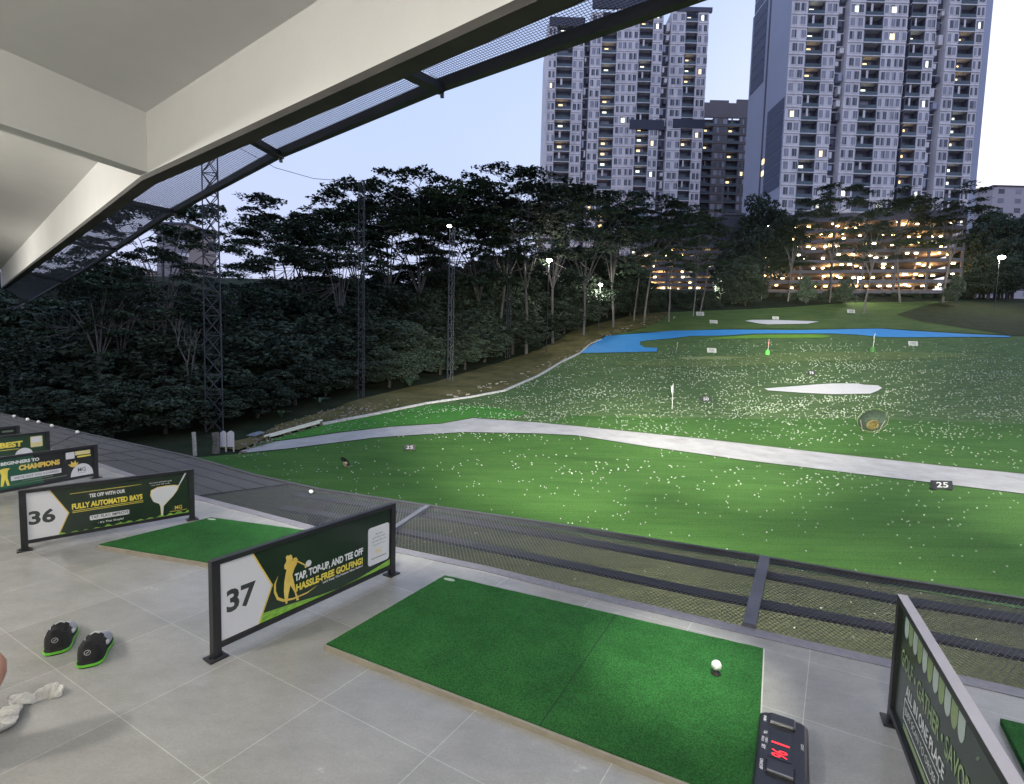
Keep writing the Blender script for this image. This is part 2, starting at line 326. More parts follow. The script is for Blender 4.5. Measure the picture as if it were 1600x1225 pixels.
drape('blue_water', [(907, 553), (922, 540), (940, 531), (947, 526), (1000, 522), (1052, 518), (1140, 516), (1240, 517), (1300, 516), (1340, 515), (1375, 514.5), (1425, 518), (1500, 522.5), (1580, 526), (1575, 528), (1525, 527.5), (1415, 528), (1375, 527.5), (1355, 525.5), (1340, 524), (1300, 522), (1200, 522), (1175, 522.5), (1127, 525.5), (1080, 526), (1047, 530), (1012, 533), (1000, 535), (1000, 540), (1007, 544), (1027, 545), (1026, 550.5)], .14, LAKEM, 'bright blue carpet laid as a water hazard')
drape('sand_bunker', [(1194, 609), (1245, 605), (1275, 602.5), (1300, 601), (1340, 601), (1350, 603), (1372, 604), (1378, 608), (1372, 612), (1360, 617), (1300, 618), (1250, 615.5), (1200, 612)], .14, SANDM, 'white sand bunker in the middle of the field')
drape('far_grass', [(947, 525), (1010, 512), (1035, 500), (1045, 488), (1100, 486), (1160, 484), (1240, 480), (1330, 473), (1470, 471), (1600, 474), (1760, 478), (1760, 531), (1580, 524), (1425, 516), (1375, 513), (1300, 514), (1140, 514), (1000, 520)], .05, T_FAR, 'grassy slope beyond the blue carpet')
drape('far_bunker', [(1164, 502.5), (1175, 501), (1205, 501), (1240, 502), (1280, 503.5), (1262, 507), (1200, 508), (1185, 506.5)], .16, SANDM, 'thin white bunker on the far slope')
drape('lime_turf', [(1130, 527.5), (1175, 524.5), (1275, 523.5), (1300, 526), (1287, 528.5), (1200, 529), (1100, 531)], .12, T_LIME, 'lime green strip along the blue carpet')
drape('target_green', [(1050, 561), (1120, 556), (1180, 557), (1195, 553), (1330, 550), (1480, 552), (1520, 557), (1440, 562), (1250, 566), (1170, 573), (1080, 575), (960, 572), (965, 566)], .12, turf('pale_green_turf', (.070, .115, .032), (.14, .18, .06), .5), 'paler worn target green between the flags')
drape('worn_strip', [(1057, 560), (1120, 558.5), (1165, 560), (1130, 562.5), (1070, 563)], .16, T_PALE, 'pale worn strip beside the flag')
drape('left_bank', [(372, 706), (330, 700), (380, 690), (430, 668), (500, 648), (560, 626), (680, 598), (760, 573), (840, 548), (900, 515), (960, 500), (1000, 491), (1045, 488), (1035, 500), (1010, 512), (947, 525), (938, 531), (905, 552), (877, 566), (840, 588), (788, 611), (736, 621), (667, 631), (581, 649), (504, 664), (410, 689)], .06, T_BANK, 'rough brown grassy bank at the tree line', bumpy=.15)
drape('right_bank', [(1400, 492), (1470, 472), (1560, 473), (1760, 478), (1760, 533), (1580, 525), (1500, 512), (1440, 503)], .10, soil('dull_bank_grass', (.022, .034, .012), (.055, .058, .024), .4), 'dull weedy bank rising on the far side')
# dark worn gap strips in the middle field

# kerb of the left bank, white rail thing
kb = MB(); pts = [gp(*p) for p in KB[1:]]
for a, b in zip(pts[:-1], pts[1:]): kb.bar(a+np.array([0, 0, .1]), b+np.array([0, 0, .1]), .22, .2)
tag(kb.build('white_kerb', M('whitewashed_concrete', (.42, .41, .38), .9, var=.25, scale=3)), 'long pale concrete kerb along the grassy bank', 'kerb')

# ================================================================== BUILDING EDGE (ceiling, beams, awning)
ZB = 2.3+H; ZT = 3.09+H
WALLM = M('matt_white_plaster', (.70, .70, .685), .8, var=.025, scale=.8, bump=.04, bscale=90, spec=.2)
INN = [(1100, -102), (887, -0.1), (804+83-30, 14)]
inner_top = [np.array(atz(*p, ZB)[:2]) for p in [(1000, -95), (804, 0), (646, 76), (440, 165), (220, 275)]]
seg2 = [np.array(atz(*p, ZB)[:2]) for p in [(106, 366), (0, 450)]]
# straighten: first run from the kink to the right, second from the kink to the far side
Q1 = atz(220, 275, ZB)[:2]; Q0 = atz(804, 0, ZB)[:2]; d0 = (Q0-Q1)/np.linalg.norm(Q0-Q1); Q0x = Q1+d0*13
Q2 = atz(0, 450, ZB)[:2]; d2 = (Q2-Q1)/np.linalg.norm(Q2-Q1); Q2x = Q1+d2*24
def beamrun(mb, A, B, z0, z1, th, side):
    d = (B-A)/np.linalg.norm(B-A); nrm = np.array([-d[1], d[0]])*side
    c = (A+B)/2+nrm*th/2; L = np.linalg.norm(B-A)
    mb.box((*c, (z0+z1)/2), (L, th, z1-z0), ((*d, 0), (*nrm, 0), (0, 0, 1)))
roof = thing('roof_edge_beam', 'white plastered edge beam and cross beam over the bays', 'beam', (*Q1, ZB))
mb = MB(); beamrun(mb, Q1, Q0x, ZB, ZT+.02, .12, 1); mb.build('edge_beam', WALLM, roof)
mb = MB(); beamrun(mb, Q2x, Q1, ZB, ZT+.02, .12, 1); mb.build('edge_beam', WALLM, roof)
cb = atz(0, 204, ZB)[:2]; e1 = (cb-Q1)/np.linalg.norm(cb-Q1)
mb = MB(); beamrun(mb, Q1, Q1+e1*9, ZB+.003, ZT+.02, .24, 1); mb.build('cross_beam', WALLM, roof)
mb = MB()
poly = [tuple(Q0x+np.array([.2, .3])), tuple(Q1+np.array([.05, .1])), tuple(Q2x+np.array([.2, .2])), (-32, 16), (-22, -7), (9, -7)]
mb.prism(poly, (0, 0, 0), (1, 0, 0), (0, 1, 0), (0, 0, 1), ZT, ZT+.25); tag(mb.build('ceiling', WALLM), 'white plaster ceiling over the bays', None, kind='structure')
# rear wall of the bays, unseen but it keeps the light in
mb = MB(); mb.box((-8, -7.1, 2.3), (48, .2, 5)); tag(mb.build('rear_wall', WALLM), 'white rear wall behind the bays', None, kind='structure')

OUTL = [atz(*p, ZB)[:2] for p in [(1400, -150), (1072, 0), (687, 137), (433, 244), (261, 337), (137, 419), (41, 474), (-20, 505)]]
OUTL[0] = OUTL[1]+(OUTL[1]-OUTL[2])*1.6
INL = [atz(*p, ZB)[:2] for p in [(887, 0), (681, 103), (385, 221), (206, 320), (100, 404), (4, 470)]]
INL = [INL[0]+(INL[0]-INL[1])*2.2]+INL+[INL[-1]+(INL[-1]-INL[-2])*.6]
awn = thing('awning_frame', 'dark steel awning frame with wire mesh hung off the roof edge', 'awning', (*INL[1], ZB))
mb = MB()
inn2 = [Q0x]+[Q1]+[Q2x]
# inner fascia member: wide dark channel under the beam
IN_a = [Q0x, Q1, Q1+d2*8, Q2x]
for a, b in zip(IN_a[:-1], IN_a[1:]):
    d = (b-a)/np.linalg.norm(b-a); nr = np.array([d[1], -d[0]]); nr = nr if nr@np.array([0, 1.]) > 0 else -nr
    mb.bar((*(a+nr*.085), ZB-.035), (*(b+nr*.085), ZB-.035), .17, .07)
mb.build('inner_rail', M('brown_black_steel', (.040, .038, .036), .6, var=.25, scale=2), awn)
mb = MB()
for a, b in zip(OUTL[:-1], OUTL[1:]): mb.bar((*a, ZB+.02), (*b, ZB+.02), .07, .09)
mb.build('outer_rail', DKSTEEL, awn)
_do = np.array([-d0[1], d0[0]]); _do = _do if _do[1] > 0 else -_do
def seg_pt(poly, px, py):  # nearest point on a polyline to a pixel's place
    q = atz(px, py, ZB)[:2]; best = None
    for a, b in zip(poly[:-1], poly[1:]):
        t = np.clip((q-a)@(b-a)/((b-a)@(b-a)), 0, 1); p = a+(b-a)*t; dd = np.linalg.norm(p-q)
        if best is None or dd < best[0]: best = (dd, p)
    return best[1]
INQ = [p+_do*.13 for p in IN_a]
for (ix, iy), (ox, oy) in (((640, 113), (684, 131)), ((390, 213), (434, 240)), ((212, 316), (272, 330)), ((119, 378), (174, 388)), ((52, 425), (100, 440))):
    mb = MB(); a = seg_pt(INQ, ix, iy); b = seg_pt(OUTL, ox, oy)
    mb.bar((*a, ZB-.02), (*b, ZB-.02), .09, .07); mb.bar((*b, ZB-.09), (*b, ZB+.02), .03); mb.build('cross_rail', DKSTEEL, awn)
def clipline(p, d, poly):
    """clip infinite 2-D line to a convex polygon"""
    t0, t1 = -1e9, 1e9; k = len(poly); ar = sum(poly[i][0]*poly[(i+1) % k][1]-poly[(i+1) % k][0]*poly[i][1] for i in range(k))
    for i in range(k):
        a = poly[i]; b = poly[(i+1) % k]; e = b-a; nn = np.array([-e[1], e[0]])*(1 if ar > 0 else -1)
        den = d@nn; num = (a-p)@nn
        if abs(den) < 1e-12:
            if num > 0: return None
            continue
        t = num/den
        if den > 0: t0 = max(t0, t)
        else: t1 = min(t1, t)
    return (t0, t1) if t1-t0 > 1e-3 else None
def wires(mb, poly, ang, pitch, w, z, h):
    d = np.array([math.cos(ang), math.sin(ang)]); n_ = np.array([-d[1], d[0]]); pr = [p@n_ for p in poly]
    s = math.ceil(min(pr)/pitch)*pitch
    while s < max(pr):
        r = clipline(n_*s, d, poly)
        if r:
            a = n_*s+d*r[0]; b = n_*s+d*r[1]
            o = n_*w/2; mb.add([(*(a-o), z), (*(b-o), z), (*(b+o), z), (*(a+o), z), (*(a-o), z-h), (*(b-o), z-h), (*(b+o), z-h), (*(a+o), z-h)], [(0, 1, 2, 3), (7, 6, 5, 4), (0, 4, 5, 1), (2, 6, 7, 3)])
        s += pitch
AW = M('awning_mesh', (.045, .05, .06), .6, .2)
cp = [seg_pt(OUTL, *p) for p in [(1072, 0), (684, 131), (434, 240), (272, 330), (174, 388), (100, 440), (41, 474)]]
ci = [seg_pt(INQ, *p) for p in [(887, -1), (640, 113), (390, 213), (212, 316), (119, 378), (52, 425), (10, 455)]]
cp[0] = OUTL[0]; ci[0] = INQ[0]*.45+INQ[1]*.55 if False else INQ[0]+(INQ[1]-INQ[0])*.25
for i in range(len(cp)-1):
    pl = [cp[i], ci[i], ci[i+1], cp[i+1]]; mb = MB(); th_ = (1, 1, 1, 1.5, 1.9, 2)[i]; e = cp[i+1]-cp[i]; an = math.atan2(e[1], e[0])
    sc = (1, 1, 1.2, 1.6, 2.4, 3)[i]
    wires(mb, pl, an+R_(90), .026*sc, .0026*sc*th_, ZB+.055, .003); wires(mb, pl, an, .026*sc, .0026*sc*th_, ZB+.059, .003)
    mb.build('mesh_panel', AW, awn)

# ---- safety net platform beyond the deck
net = thing('safety_net', 'dark steel safety net platform of mesh panels beyond the tiled deck', 'safety net', (*deck[8], 0))
no = [atz(*p)[:2] for p in NETOUT]
EDGE = M('net_edge_steel', (.05, .052, .06), .5, .3)
mb = MB()
for a, b in zip(no[:-1], no[1:]): mb.bar((*a, .0), (*b, .0), .035, .05)
mb.build('edge_rail', EDGE, net)
def on(poly, px, py):
    q = atz(px, py, 0)[:2]; best = None
    for a, b in zip(poly[:-1], poly[1:]):
        t = np.clip((q-a)@(b-a)/((b-a)@(b-a)), 0, 1); p = a+(b-a)*t; dd = np.linalg.norm(p-q)
        if best is None or dd < best[0]: best = (dd, p)
    return best[1]
def band(pix, w, z, name, mat=DKSTEEL, h=.12):
    mb = MB(); q = [atz(*p, z)[:2] for p in pix]
    for a, b in zip(q[:-1], q[1:]): mb.bar((*a, z-h/2), (*b, z-h/2), w, h)
    return mb.build(name, mat, net)
DARKB = M('black_walkway_grating', (.018, .019, .024), .6, var=.3, scale=20)
band([(462, 771), (560, 786), (669, 803), (875, 838), (1100, 879), (1250, 906), (1417, 938), (1600, 966), (1760, 994)], .12, -.03, 'support_beam', DARKB, .02)
band([(440, 792), (540, 808), (620, 827), (800, 862), (1100, 925), (1250, 953), (1405, 982), (1600, 1022), (1760, 1055)], .11, -.03, 'support_beam', DARKB, .02)
CR = [((1195, 876), (1170, 981)), ((1700, 956), (1760, 1116)), ((668, 793), (616, 834)), ((455, 757), (302, 778)), ((905, 828), (760, 885))]
for k, (o_, i_) in enumerate(CR[:3]):
    a = on(no, *o_); b = on(deck, *i_); mb = MB(); w = .07 if k < 2 else .05; mb.bar((*a, .012), (*b, .012), w, .03 if k < 2 else .025)
    mb.build('cross_member', GREYSTEEL, net)
MESHM = M('expanded_metal', (.085, .088, .105), .5, .3, var=.1)
def netpanel(o1, i1, o2, i2, pitch=.026, w=.0032):
    # split along the polyline so the panel follows the curve
    def between(poly, a, b):
        out = [a]; 
        ia = min(range(len(poly)), key=lambda k: 0)
        def par(p):
            best = None
            for k in range(len(poly)-1):
                e = poly[k+1]-poly[k]; t = np.clip((p-poly[k])@e/(e@e), 0, 1); dd = np.linalg.norm(poly[k]+e*t-p)
                if best is None or dd < best[0]: best = (dd, k+t)
            return best[1]
        return par(a), par(b)
    def ev(poly, s): k = min(int(s), len(poly)-2); return poly[k]+(poly[k+1]-poly[k])*(s-k)
    sa, sb = between(no, o1, o2); ta, tb = between(deck, i1, i2); N = 5; mb = MB()
    e = o2-o1; an = math.atan2(e[1], e[0])
    for j in range(N):
        f0, f1 = j/N, (j+1)/N
        pl = [ev(no, sa+(sb-sa)*f0), ev(deck, ta+(tb-ta)*f0), ev(deck, ta+(tb-ta)*f1), ev(no, sa+(sb-sa)*f1)]
        wires(mb, pl, an+R_(58), pitch, w, .006, .002); wires(mb, pl, an-R_(58), pitch, w, .009, .002)
    return mb.build('mesh_panel', MESHM, net)
A0 = on(no, 455, 757); B0 = on(deck, 302, 778); A1 = on(no, 668, 793); B1 = on(deck, 616, 834); A2 = on(no, 1195, 876); B2 = on(deck, 1170, 981)
netpanel(A0, B0, A1, B1); netpanel(A1, B1, A2, B2); netpanel(A2, B2, no[-1], deck[-1])
# closed shade-cloth covered part towards the far bays
CLOTH = M('dark_blue_shade_cloth', (.030, .033, .044), .75, var=.18, scale=2, bump=.35, bscale=120, stretch=(1, 1, 1))
mb = MB(); so_ = [no[0]+(no[0]-no[1])*1.5, *no[:5]]; sd_ = [deck[0]+(deck[0]-deck[1])*1.5, *deck[:4]]
def param(poly, q):
    return poly
oc = [so_[0]]+[p for p in no[:4]]+[A0]; dc = [sd_[0]]+[p for p in deck[:4]]+[B0]
dc = [sd_[0], deck[0], deck[1], deck[2], deck[3], B0]; oc = [so_[0], no[0], no[1], no[2], no[3], A0]
for i in range(5):
    a, b, c, d = oc[i], oc[i+1], dc[i+1], dc[i]
    for (lo, hi) in ((0, 1),):
        mb.add([(*a, .008), (*b, .008), (*c, .008), (*d, .008), (*a, -.01), (*b, -.01), (*c, -.01), (*d, -.01)], [(3, 2, 1, 0), (4, 5, 6, 7), (0, 1, 5, 4), (1, 2, 6, 5), (2, 3, 7, 6), (3, 0, 4, 7)])
mb.build('shade_cloth', CLOTH, net)
SEAMM = M('cloth_seam', (.018, .02, .027), .7)
for f in (.25, .5, .75):
    mb = MB()
    for i in range(5):
        p = oc[i]*(1-f)+dc[i]*f; q = oc[i+1]*(1-f)+dc[i+1]*f; mb.bar((*p, .011), (*q, .011), .02, .006)
    mb.build('seam', SEAMM, net)
mb = MB()
for i in range(1, 6):
    for t in ((0,) if i != 3 else (0, .35, .7)):
        p = oc[i]+(oc[min(i+1, 5)]-oc[i])*t; q = dc[i]+(dc[min(i+1, 5)]-dc[i])*t; mb.bar((*p, .0125), (*q, .0125), .02, .004)
mb.build('seam', SEAMM, net)
# ground-anchored columns carrying the platform
for k, (x, y) in enumerate([(500, 772)]):
    q = atz(x, y, -.2); mb = MB(); mb.box((q[0], q[1], -2.55), (.2, .2, 4.6)); mb.build('column', DKSTEEL, net)

# ================================================================== BAY OBJECTS
BALLM = M('golf_ball_white', (.78, .78, .76), .35, var=.03, bump=.5, bscale=300)
def board(label, A, B, ht, back=CHAR, thick=.035, post=.04, topm=None):
    """A, B: feet (near, far) in plan. Returns the thing and the print frame (O,u,w,n)"""
    A = np.array([*A[:2], 0.]); B = np.array([*B[:2], 0.]); L = np.linalg.norm(B-A); u = (B-A)/L; w = np.array([0, 0, 1.]); n = np.cross(u, w)
    if n@(-A) < 0: n = -n
    t = thing('divider_board', label, 'divider board', A, 'printed divider boards between the bays')
    g = .05 if ht > .4 else .03
    for p, s in ((A, 1), (B, -1)):
        mb = MB(); mb.box(p+u*post/2*s+w*ht/2, (post, thick, ht), (u, n, w)); lg = mb.build('leg', BLACK, t)
        mb = MB(); mb.box(p+u*post/2*s+w*.004, (post*2.2, thick*2.2, .008), (u, n, w)); 
        for bx in (-.7, .7): mb.tube([p+u*(post/2*s+post*bx)+w*.008, p+u*(post/2*s+post*bx)+w*.018], .005, 6)
        mb.build('foot_plate', BLACK, t)
    mb = MB(); mb.box(A+u*L/2+w*(ht-.0125), (L-2*post, thick, .025), (u, n, w)); mb.box(A+u*L/2+w*(g+.0125), (L-2*post, thick, .025), (u, n, w)); mb.build('frame', BLACK, t)
    mb = MB(); mb.box(A+u*L/2+w*((ht+g)/2), (L-2*post, .012, ht-g-.05), (u, n, w)); mb.build('panel', back, t)
    if topm: mb = MB(); mb.box(A+u*L/2+w*(ht+.0015), (L, thick, .003), (u, n, w)); mb.build('top_cap', topm, t)
    return t, (A, u, w, n), L
def shp(t, fr, poly, mat, name, d=.0065, th=.0006):
    O, u, w, n = fr; mb = MB(); mb.prism(poly, O, u, w, n, d, d+th); return mb.build(name, mat, t)
def txt(t, fr, s, mat, x0, x1, y0, y1, name='lettering', bold=.02, d=.0078, shear=0, slope=0):
    O, u, w, n = fr
    if slope: w2 = w; u2 = u+w*slope
    else: u2, w2 = u, w
    return text_mesh(s, mat, x1-x0, y1-y0, O, u2, w2, n, x0, y0-(slope*x0 if slope else 0), d, bold, shear, name=name, parent=t)
# --- board 37
t37, f37, L37 = board('black framed board numbered 37 with the gold golfer, nearest whole board', atz(331, 1031), atz(615, 896), .50, back=DKGREEN)
s = .985
shp(t37, f37, [(.04, .078), (.235, .078), (.312, .262), (.205, .472), (.04, .472)], WHITE, 'number_plate')
shp(t37, f37, [(.235, .078), (.243, .078), (.321, .262), (.214, .472), (.205, .472), (.312, .262)], GOLD, 'gold_edge', .0066)
txt(t37, f37, '37', INK, .072, .225, .205, .325, 'numerals', .035)
shp(t37, f37, [(.243, .078), (.262, .127), (.45, .108), (.62, .085), (.76, .0755), (.70, .0755), (.60, .0755)], LIMEP, 'grass_print', .0067)
shp(t37, f37, [(.76, .0755), (.90, .083), (1.05, .10), (1.175, .118), (1.175, .079), (1.0, .0765)], LIMEP, 'grass_print', .0067)
go = [(.395, .123), (.405, .123), (.412, .17), (.425, .22), (.452, .165), (.463, .115), (.478, .115), (.462, .16), (.446, .235), (.437, .275), (.452, .31), (.466, .33), (.472, .352), (.462, .368), (.448, .368), (.444, .355), (.436, .36), (.437, .385), (.428, .395), (.412, .392), (.408, .398), (.398, .39), (.402, .365), (.388, .345), (.390, .325), (.402, .318), (.396, .29), (.388, .25), (.385, .20), (.388, .16)]
shp(t37, f37, go, GOLD, 'golfer_print', .0069)
shp(t37, f37, [(.412, .392), (.525, .303), (.53, .285), (.517, .287), (.515, .302), (.41, .386)], GOLD, 'golf_club_print', .0070)
sw = [(.352, .30), (.338, .26), (.338, .22), (.352, .18), (.385, .155), (.44, .14), (.53, .138), (.60, .152), (.53, .131), (.44, .130), (.38, .142), (.343, .168), (.326, .215), (.328, .262)]
shp(t37, f37, sw, GOLD, 'swing_print', .0066)
shp(t37, f37, ell(.541, .306, .019, .019), WHITE, 'ball_print', .007)
txt(t37, f37, 'TAP, TOP-UP, AND TEE OFF', TXTW, .452, .940, .222, .275, bold=.045)
txt(t37, f37, 'HASSLE-FREE GOLFING!', YELP, .460, .938, .168, .212, bold=.045)
txt(t37, f37, "Let's Keep The Positive Vibes Rolling!", TXTW, .637, .938, .145, .163, bold=.02)
shp(t37, f37, rrect(.982, .128, 1.165, .382, .02), WHITE, 'info_card', .0069)
for i, l in enumerate(['Get more', 'golf balls easily', 'just scan QR code']): txt(t37, f37, l, INK, 1.075-(.03, .055, .062)[i], 1.075+(.03, .055, .062)[i], .325-.024*i, .338-.024*i, bold=0, d=.0085)
shp(t37, f37, [(1.02, .258), (1.13, .258), (1.13, .260), (1.02, .260)], DIMLEAF, 'divider_line', .0078)
txt(t37, f37, 'MG', GOLD, 1.05, 1.10, .195, .228, 'logo', .0, d=.0085)
shp(t37, f37, [(1.01, .168), (1.14, .168), (1.14, .173), (1.01, .173)], DIMLEAF, 'divider_line', .0078)
# --- board 36
t36, f36, L36 = board('black framed board numbered 36 with a ball on a tee and a driver head', atz(33, 861), atz(304, 811), .452, back=DKGREEN)
shp(t36, f36, [(.04, .058), (.20, .058), (.268, .232), (.165, .425), (.04, .425)], WHITE, 'number_plate')
shp(t36, f36, [(.20, .058), (.206, .058), (.275, .232), (.172, .425), (.165, .425), (.268, .232)], GOLD, 'gold_edge', .0066)
txt(t36, f36, '36', INK, .048, .195, .182, .288, 'numerals', .035)
txt(t36, f36, 'TEE OFF WITH OUR', TXTW, .396, .622, .327, .357, bold=.035)
txt(t36, f36, 'FULLY AUTOMATED BAYS', YELP, .291, .737, .252, .297, bold=.05)
for y, a, b in ((.375, .282, .731), (.226, .293, .741), (.238, .293, .741)): shp(t36, f36, [(a, y), (b, y), (b, y+.004), (a, y+.004)], YELP, 'gold_line', .0067)
shp(t36, f36, rrect(.395, .145, .645, .183, .008), WHITE, 'caption_strip', .0067)
txt(t36, f36, 'TAP, PLAY, IMPROVE', INK, .402, .640, .150, .178, bold=.01, d=.0085)
txt(t36, f36, "- It's That Simple!", TXTW, .443, .606, .105, .126, bold=.01)
gr = [(.04, .058)]+[(x, .066+.008*math.sin(x*90)+.018*(x/1.06)+random.random()*.012) for x in np.linspace(.21, 1.065, 60)]+[(1.065, .058)]
gr[0] = (.21, .058)
shp(t36, f36, gr, LIMEP, 'grass_print', .0066)
shp(t36, f36, [(.862, .085), (.876, .085), (.884, .165), (.915, .20), (.95, .235), (.985, .285), (1.0, .325), (.96, .335), (.90, .338), (.84, .335), (.795, .315), (.788, .27), (.81, .215), (.85, .19), (.858, .165)], GOLD, 'club_outline', .0066, .0004)
shp(t36, f36, [(.865, .088), (.873, .088), (.880, .165), (.912, .202), (.948, .238), (.98, .285), (.992, .32), (.96, .329), (.90, .332), (.84, .329), (.80, .312), (.794, .27), (.815, .22), (.852, .194), (.861, .165)], WHITE, 'driver_head_print', .0071)
shp(t36, f36, ell(.862, .255, .062, .062), WHITE, 'ball_print', .0078)
shp(t36, f36, [(.985, .31), (1.0, .325), (1.055, .425), (1.04, .425)], WHITE, 'shaft_print', .0071)
txt(t36, f36, 'Get more golf balls easily', TXTW, .785, .945, .368, .382, bold=0); txt(t36, f36, 'just scan QR code', TXTW, .800, .93, .350, .362, bold=0)
txt(t36, f36, 'MG', GOLD, .962, 1.015, .118, .15, 'logo', .02); shp(t36, f36, [(.925, .103), (1.05, .103), (1.05, .107), (.925, .107)], GOLD, 'gold_line', .0067)
# --- board 35
def line_extend(pa, pb, L):
    a = atz(*pa)[:2]; b = atz(*pb)[:2]; d = (a-b)/np.linalg.norm(a-b); return b+d*L, b
A35, B35 = line_extend((0, 775), (153, 746), 1.12)
t35, f35, L35 = board('black framed board reading BEGINNERS TO CHAMPIONS with a crowned ball', A35, B35, .385, back=CHAR)
z = L35-1.10
E = lambda x: L35-(1.10-x)
shp(t35, f35, [(.045, .058), (E(.60), .058), (E(.52), .36), (.045, .36)], M('deep_green_print', (.012, .085, .045), .3), 'green_print', .0062, .0003)
txt(t35, f35, 'FROM BEGINNERS TO', TXTW, E(.13), E(.57), .296, .330, bold=.045)
txt(t35, f35, 'CHAMPIONS', GOLD, E(.40), E(.745), .222, .278, bold=.06)
shp(t35, f35, rrect(E(.335), .130, E(.755), .178, .004), WHITE, 'caption_strip', .0068)
txt(t35, f35, "WE'VE GOT YOU COVERED!", INK, E(.36), E(.735), .142, .165, bold=0, d=.0085)
for y, a, b in ((.108, .42, .68), (.085, .28, .80)): shp(t35, f35, [(E(a), y), (E(b), y), (E(b), y+.009), (E(a), y+.009)], DIMLEAF, 'small_print', .0068)
shp(t35, f35, [(E(.255), .09), (E(.275), .09), (E(.29), .16), (E(.305), .09), (E(.325), .09), (E(.31), .17), (E(.315), .24), (E(.335), .262), (E(.30), .268), (E(.26), .262), (E(.25), .25), (E(.265), .20)], YELP, 'golfer_print', .0069)
shp(t35, f35, ell(E(.945), .058, .107, .135, 24, 0, 180), WHITE, 'ball_print', .0069)
txt(t35, f35, 'MG', INK, E(.905), E(.98), .105, .15, 'logo', .01, d=.0085); shp(t35, f35, [(E(.905), .09), (E(.98), .09), (E(.98), .093), (E(.905), .093)], INK, 'small_print', .0078)
shp(t35, f35, [(E(.84), .175), (E(.815), .205), (E(.845), .20), (E(.845), .235), (E(.87), .21), (E(.885), .24), (E(.895), .205), (E(.915), .215), (E(.90), .18), (E(.87), .165)], GOLD, 'crown_print', .0071)
shp(t35, f35, rrect(E(.80), .262, E(.88), .335, .006), WHITE, 'info_card', .0069); shp(t35, f35, rrect(E(.885), .292, E(1.03), .335, .005), CREAM, 'info_card', .0069); shp(t35, f35, rrect(E(.905), .264, E(1.035), .282, .005), YELP, 'info_strip', .0069)
# --- board 34
A34, B34 = line_extend((0, 723), (78, 712), 1.1)
t34, f34, L34 = board('black framed green board reading BEST, mostly hidden behind the champions board', A34, B34, .335, back=M('mid_green_print', (.018, .05, .024), .3))
E = lambda x: L34-(1.0-x)
txt(t34, f34, 'BE THE', TXTW, E(.10), E(.485), .175, .232, bold=.05); txt(t34, f34, 'BEST', YELP, E(.495), E(.72), .175, .248, bold=.06)
shp(t34, f34, rrect(E(.80), .145, E(.925), .285, .008), CREAM, 'info_card', .0069); shp(t34, f34, rrect(E(.812), .205, E(.912), .275, .004), WHITE, 'info_panel', .0078)
shp(t34, f34, ell(E(.73), .06, .09, .09, 20, 0, 180), WHITE, 'ball_print', .0069); shp(t34, f34, [(E(.1), .150), (E(.68), .146), (E(.68), .152), (E(.1), .157)], YELP, 'gold_line', .0067)
A33, B33 = line_extend((-60, 708), (31, 696), 1.1)
t33, f33, L33 = board('smallest, farthest divider board, only its dark right end showing', A33, B33, .30, back=CHAR)
E = lambda x: L33-(1.0-x)
txt(t33, f33, 'OR', TXTW, E(.70), E(.78), .14, .18, bold=.05); shp(t33, f33, rrect(E(.60), .215, E(.76), .245, .01), WHITE, 'info_strip', .0069); shp(t33, f33, rrect(E(.80), .215, E(.93), .24, .005), DIMLEAF, 'leaf_print', .0069)
# --- board 38
h38 = .56; T1 = atz(1410, 930, h38)[:2]; T2 = atz(1588, 1225, h38)[:2]; d38 = (T2-T1)/np.linalg.norm(T2-T1)
t38, f38, L38 = board('dark board reading GOLF GATHER SAVOR, seen at a steep angle by the counter box', T1+d38*1.35, T1, h38, back=DKGREEN, topm=M('pale_grey_cap', (.42, .40, .44), .4, var=.05))  # pale grey cap along the top of the frame
O, u, w, n = f38; O2 = O+u*L38; f38r = (O2, -u, w, n)  # print read from the far end towards the viewer
for i in range(11):
    x = .135+i*.062; shp(t38, f38r, [(x-.026, .525), (x-.028, .475)]+ell(x, .475, .028, .040, 8, 180, 360)+[(x+.026, .525)], PALEG if i % 2 else PALEW, 'scallop_print', .0066)
txt(t38, f38r, 'GOLF • GATHER • SAVOR', PALEG, .10, .86, .315, .385, bold=.02)
txt(t38, f38r, 'ALL IN ONE PLACE', TXTW, .20, .66, .235, .285, bold=.02)
for a in ([(.19, .215), (.62, .215), (.62, .219), (.19, .219)], [(.19, .135), (.62, .135), (.62, .139), (.19, .139)], [(.19, .139), (.194, .139), (.194, .215), (.19, .215)], [(.616, .139), (.62, .139), (.62, .215), (.616, .215)]): shp(t38, f38r, a, TXTW, 'caption_border', .0066)
txt(t38, f38r, 'JUST SCAN TO ORDER', TXTW, .21, .60, .158, .195, bold=.0)
shp(t38, f38r, [(.20, .10), (.62, .10), (.62, .085), (.68, .112), (.62, .135), (.62, .120), (.20, .120)], PALEG, 'arrow_print', .0066)
for i in range(26):
    x = .86+random.random()*.3; y = .12+random.random()*.36; shp(t38, f38r, [(x, y), (x+.018, y+.008), (x+.03, y+.028), (x+.010, y+.018)], DIMLEAF, 'leaf_print', .0064, .0004)

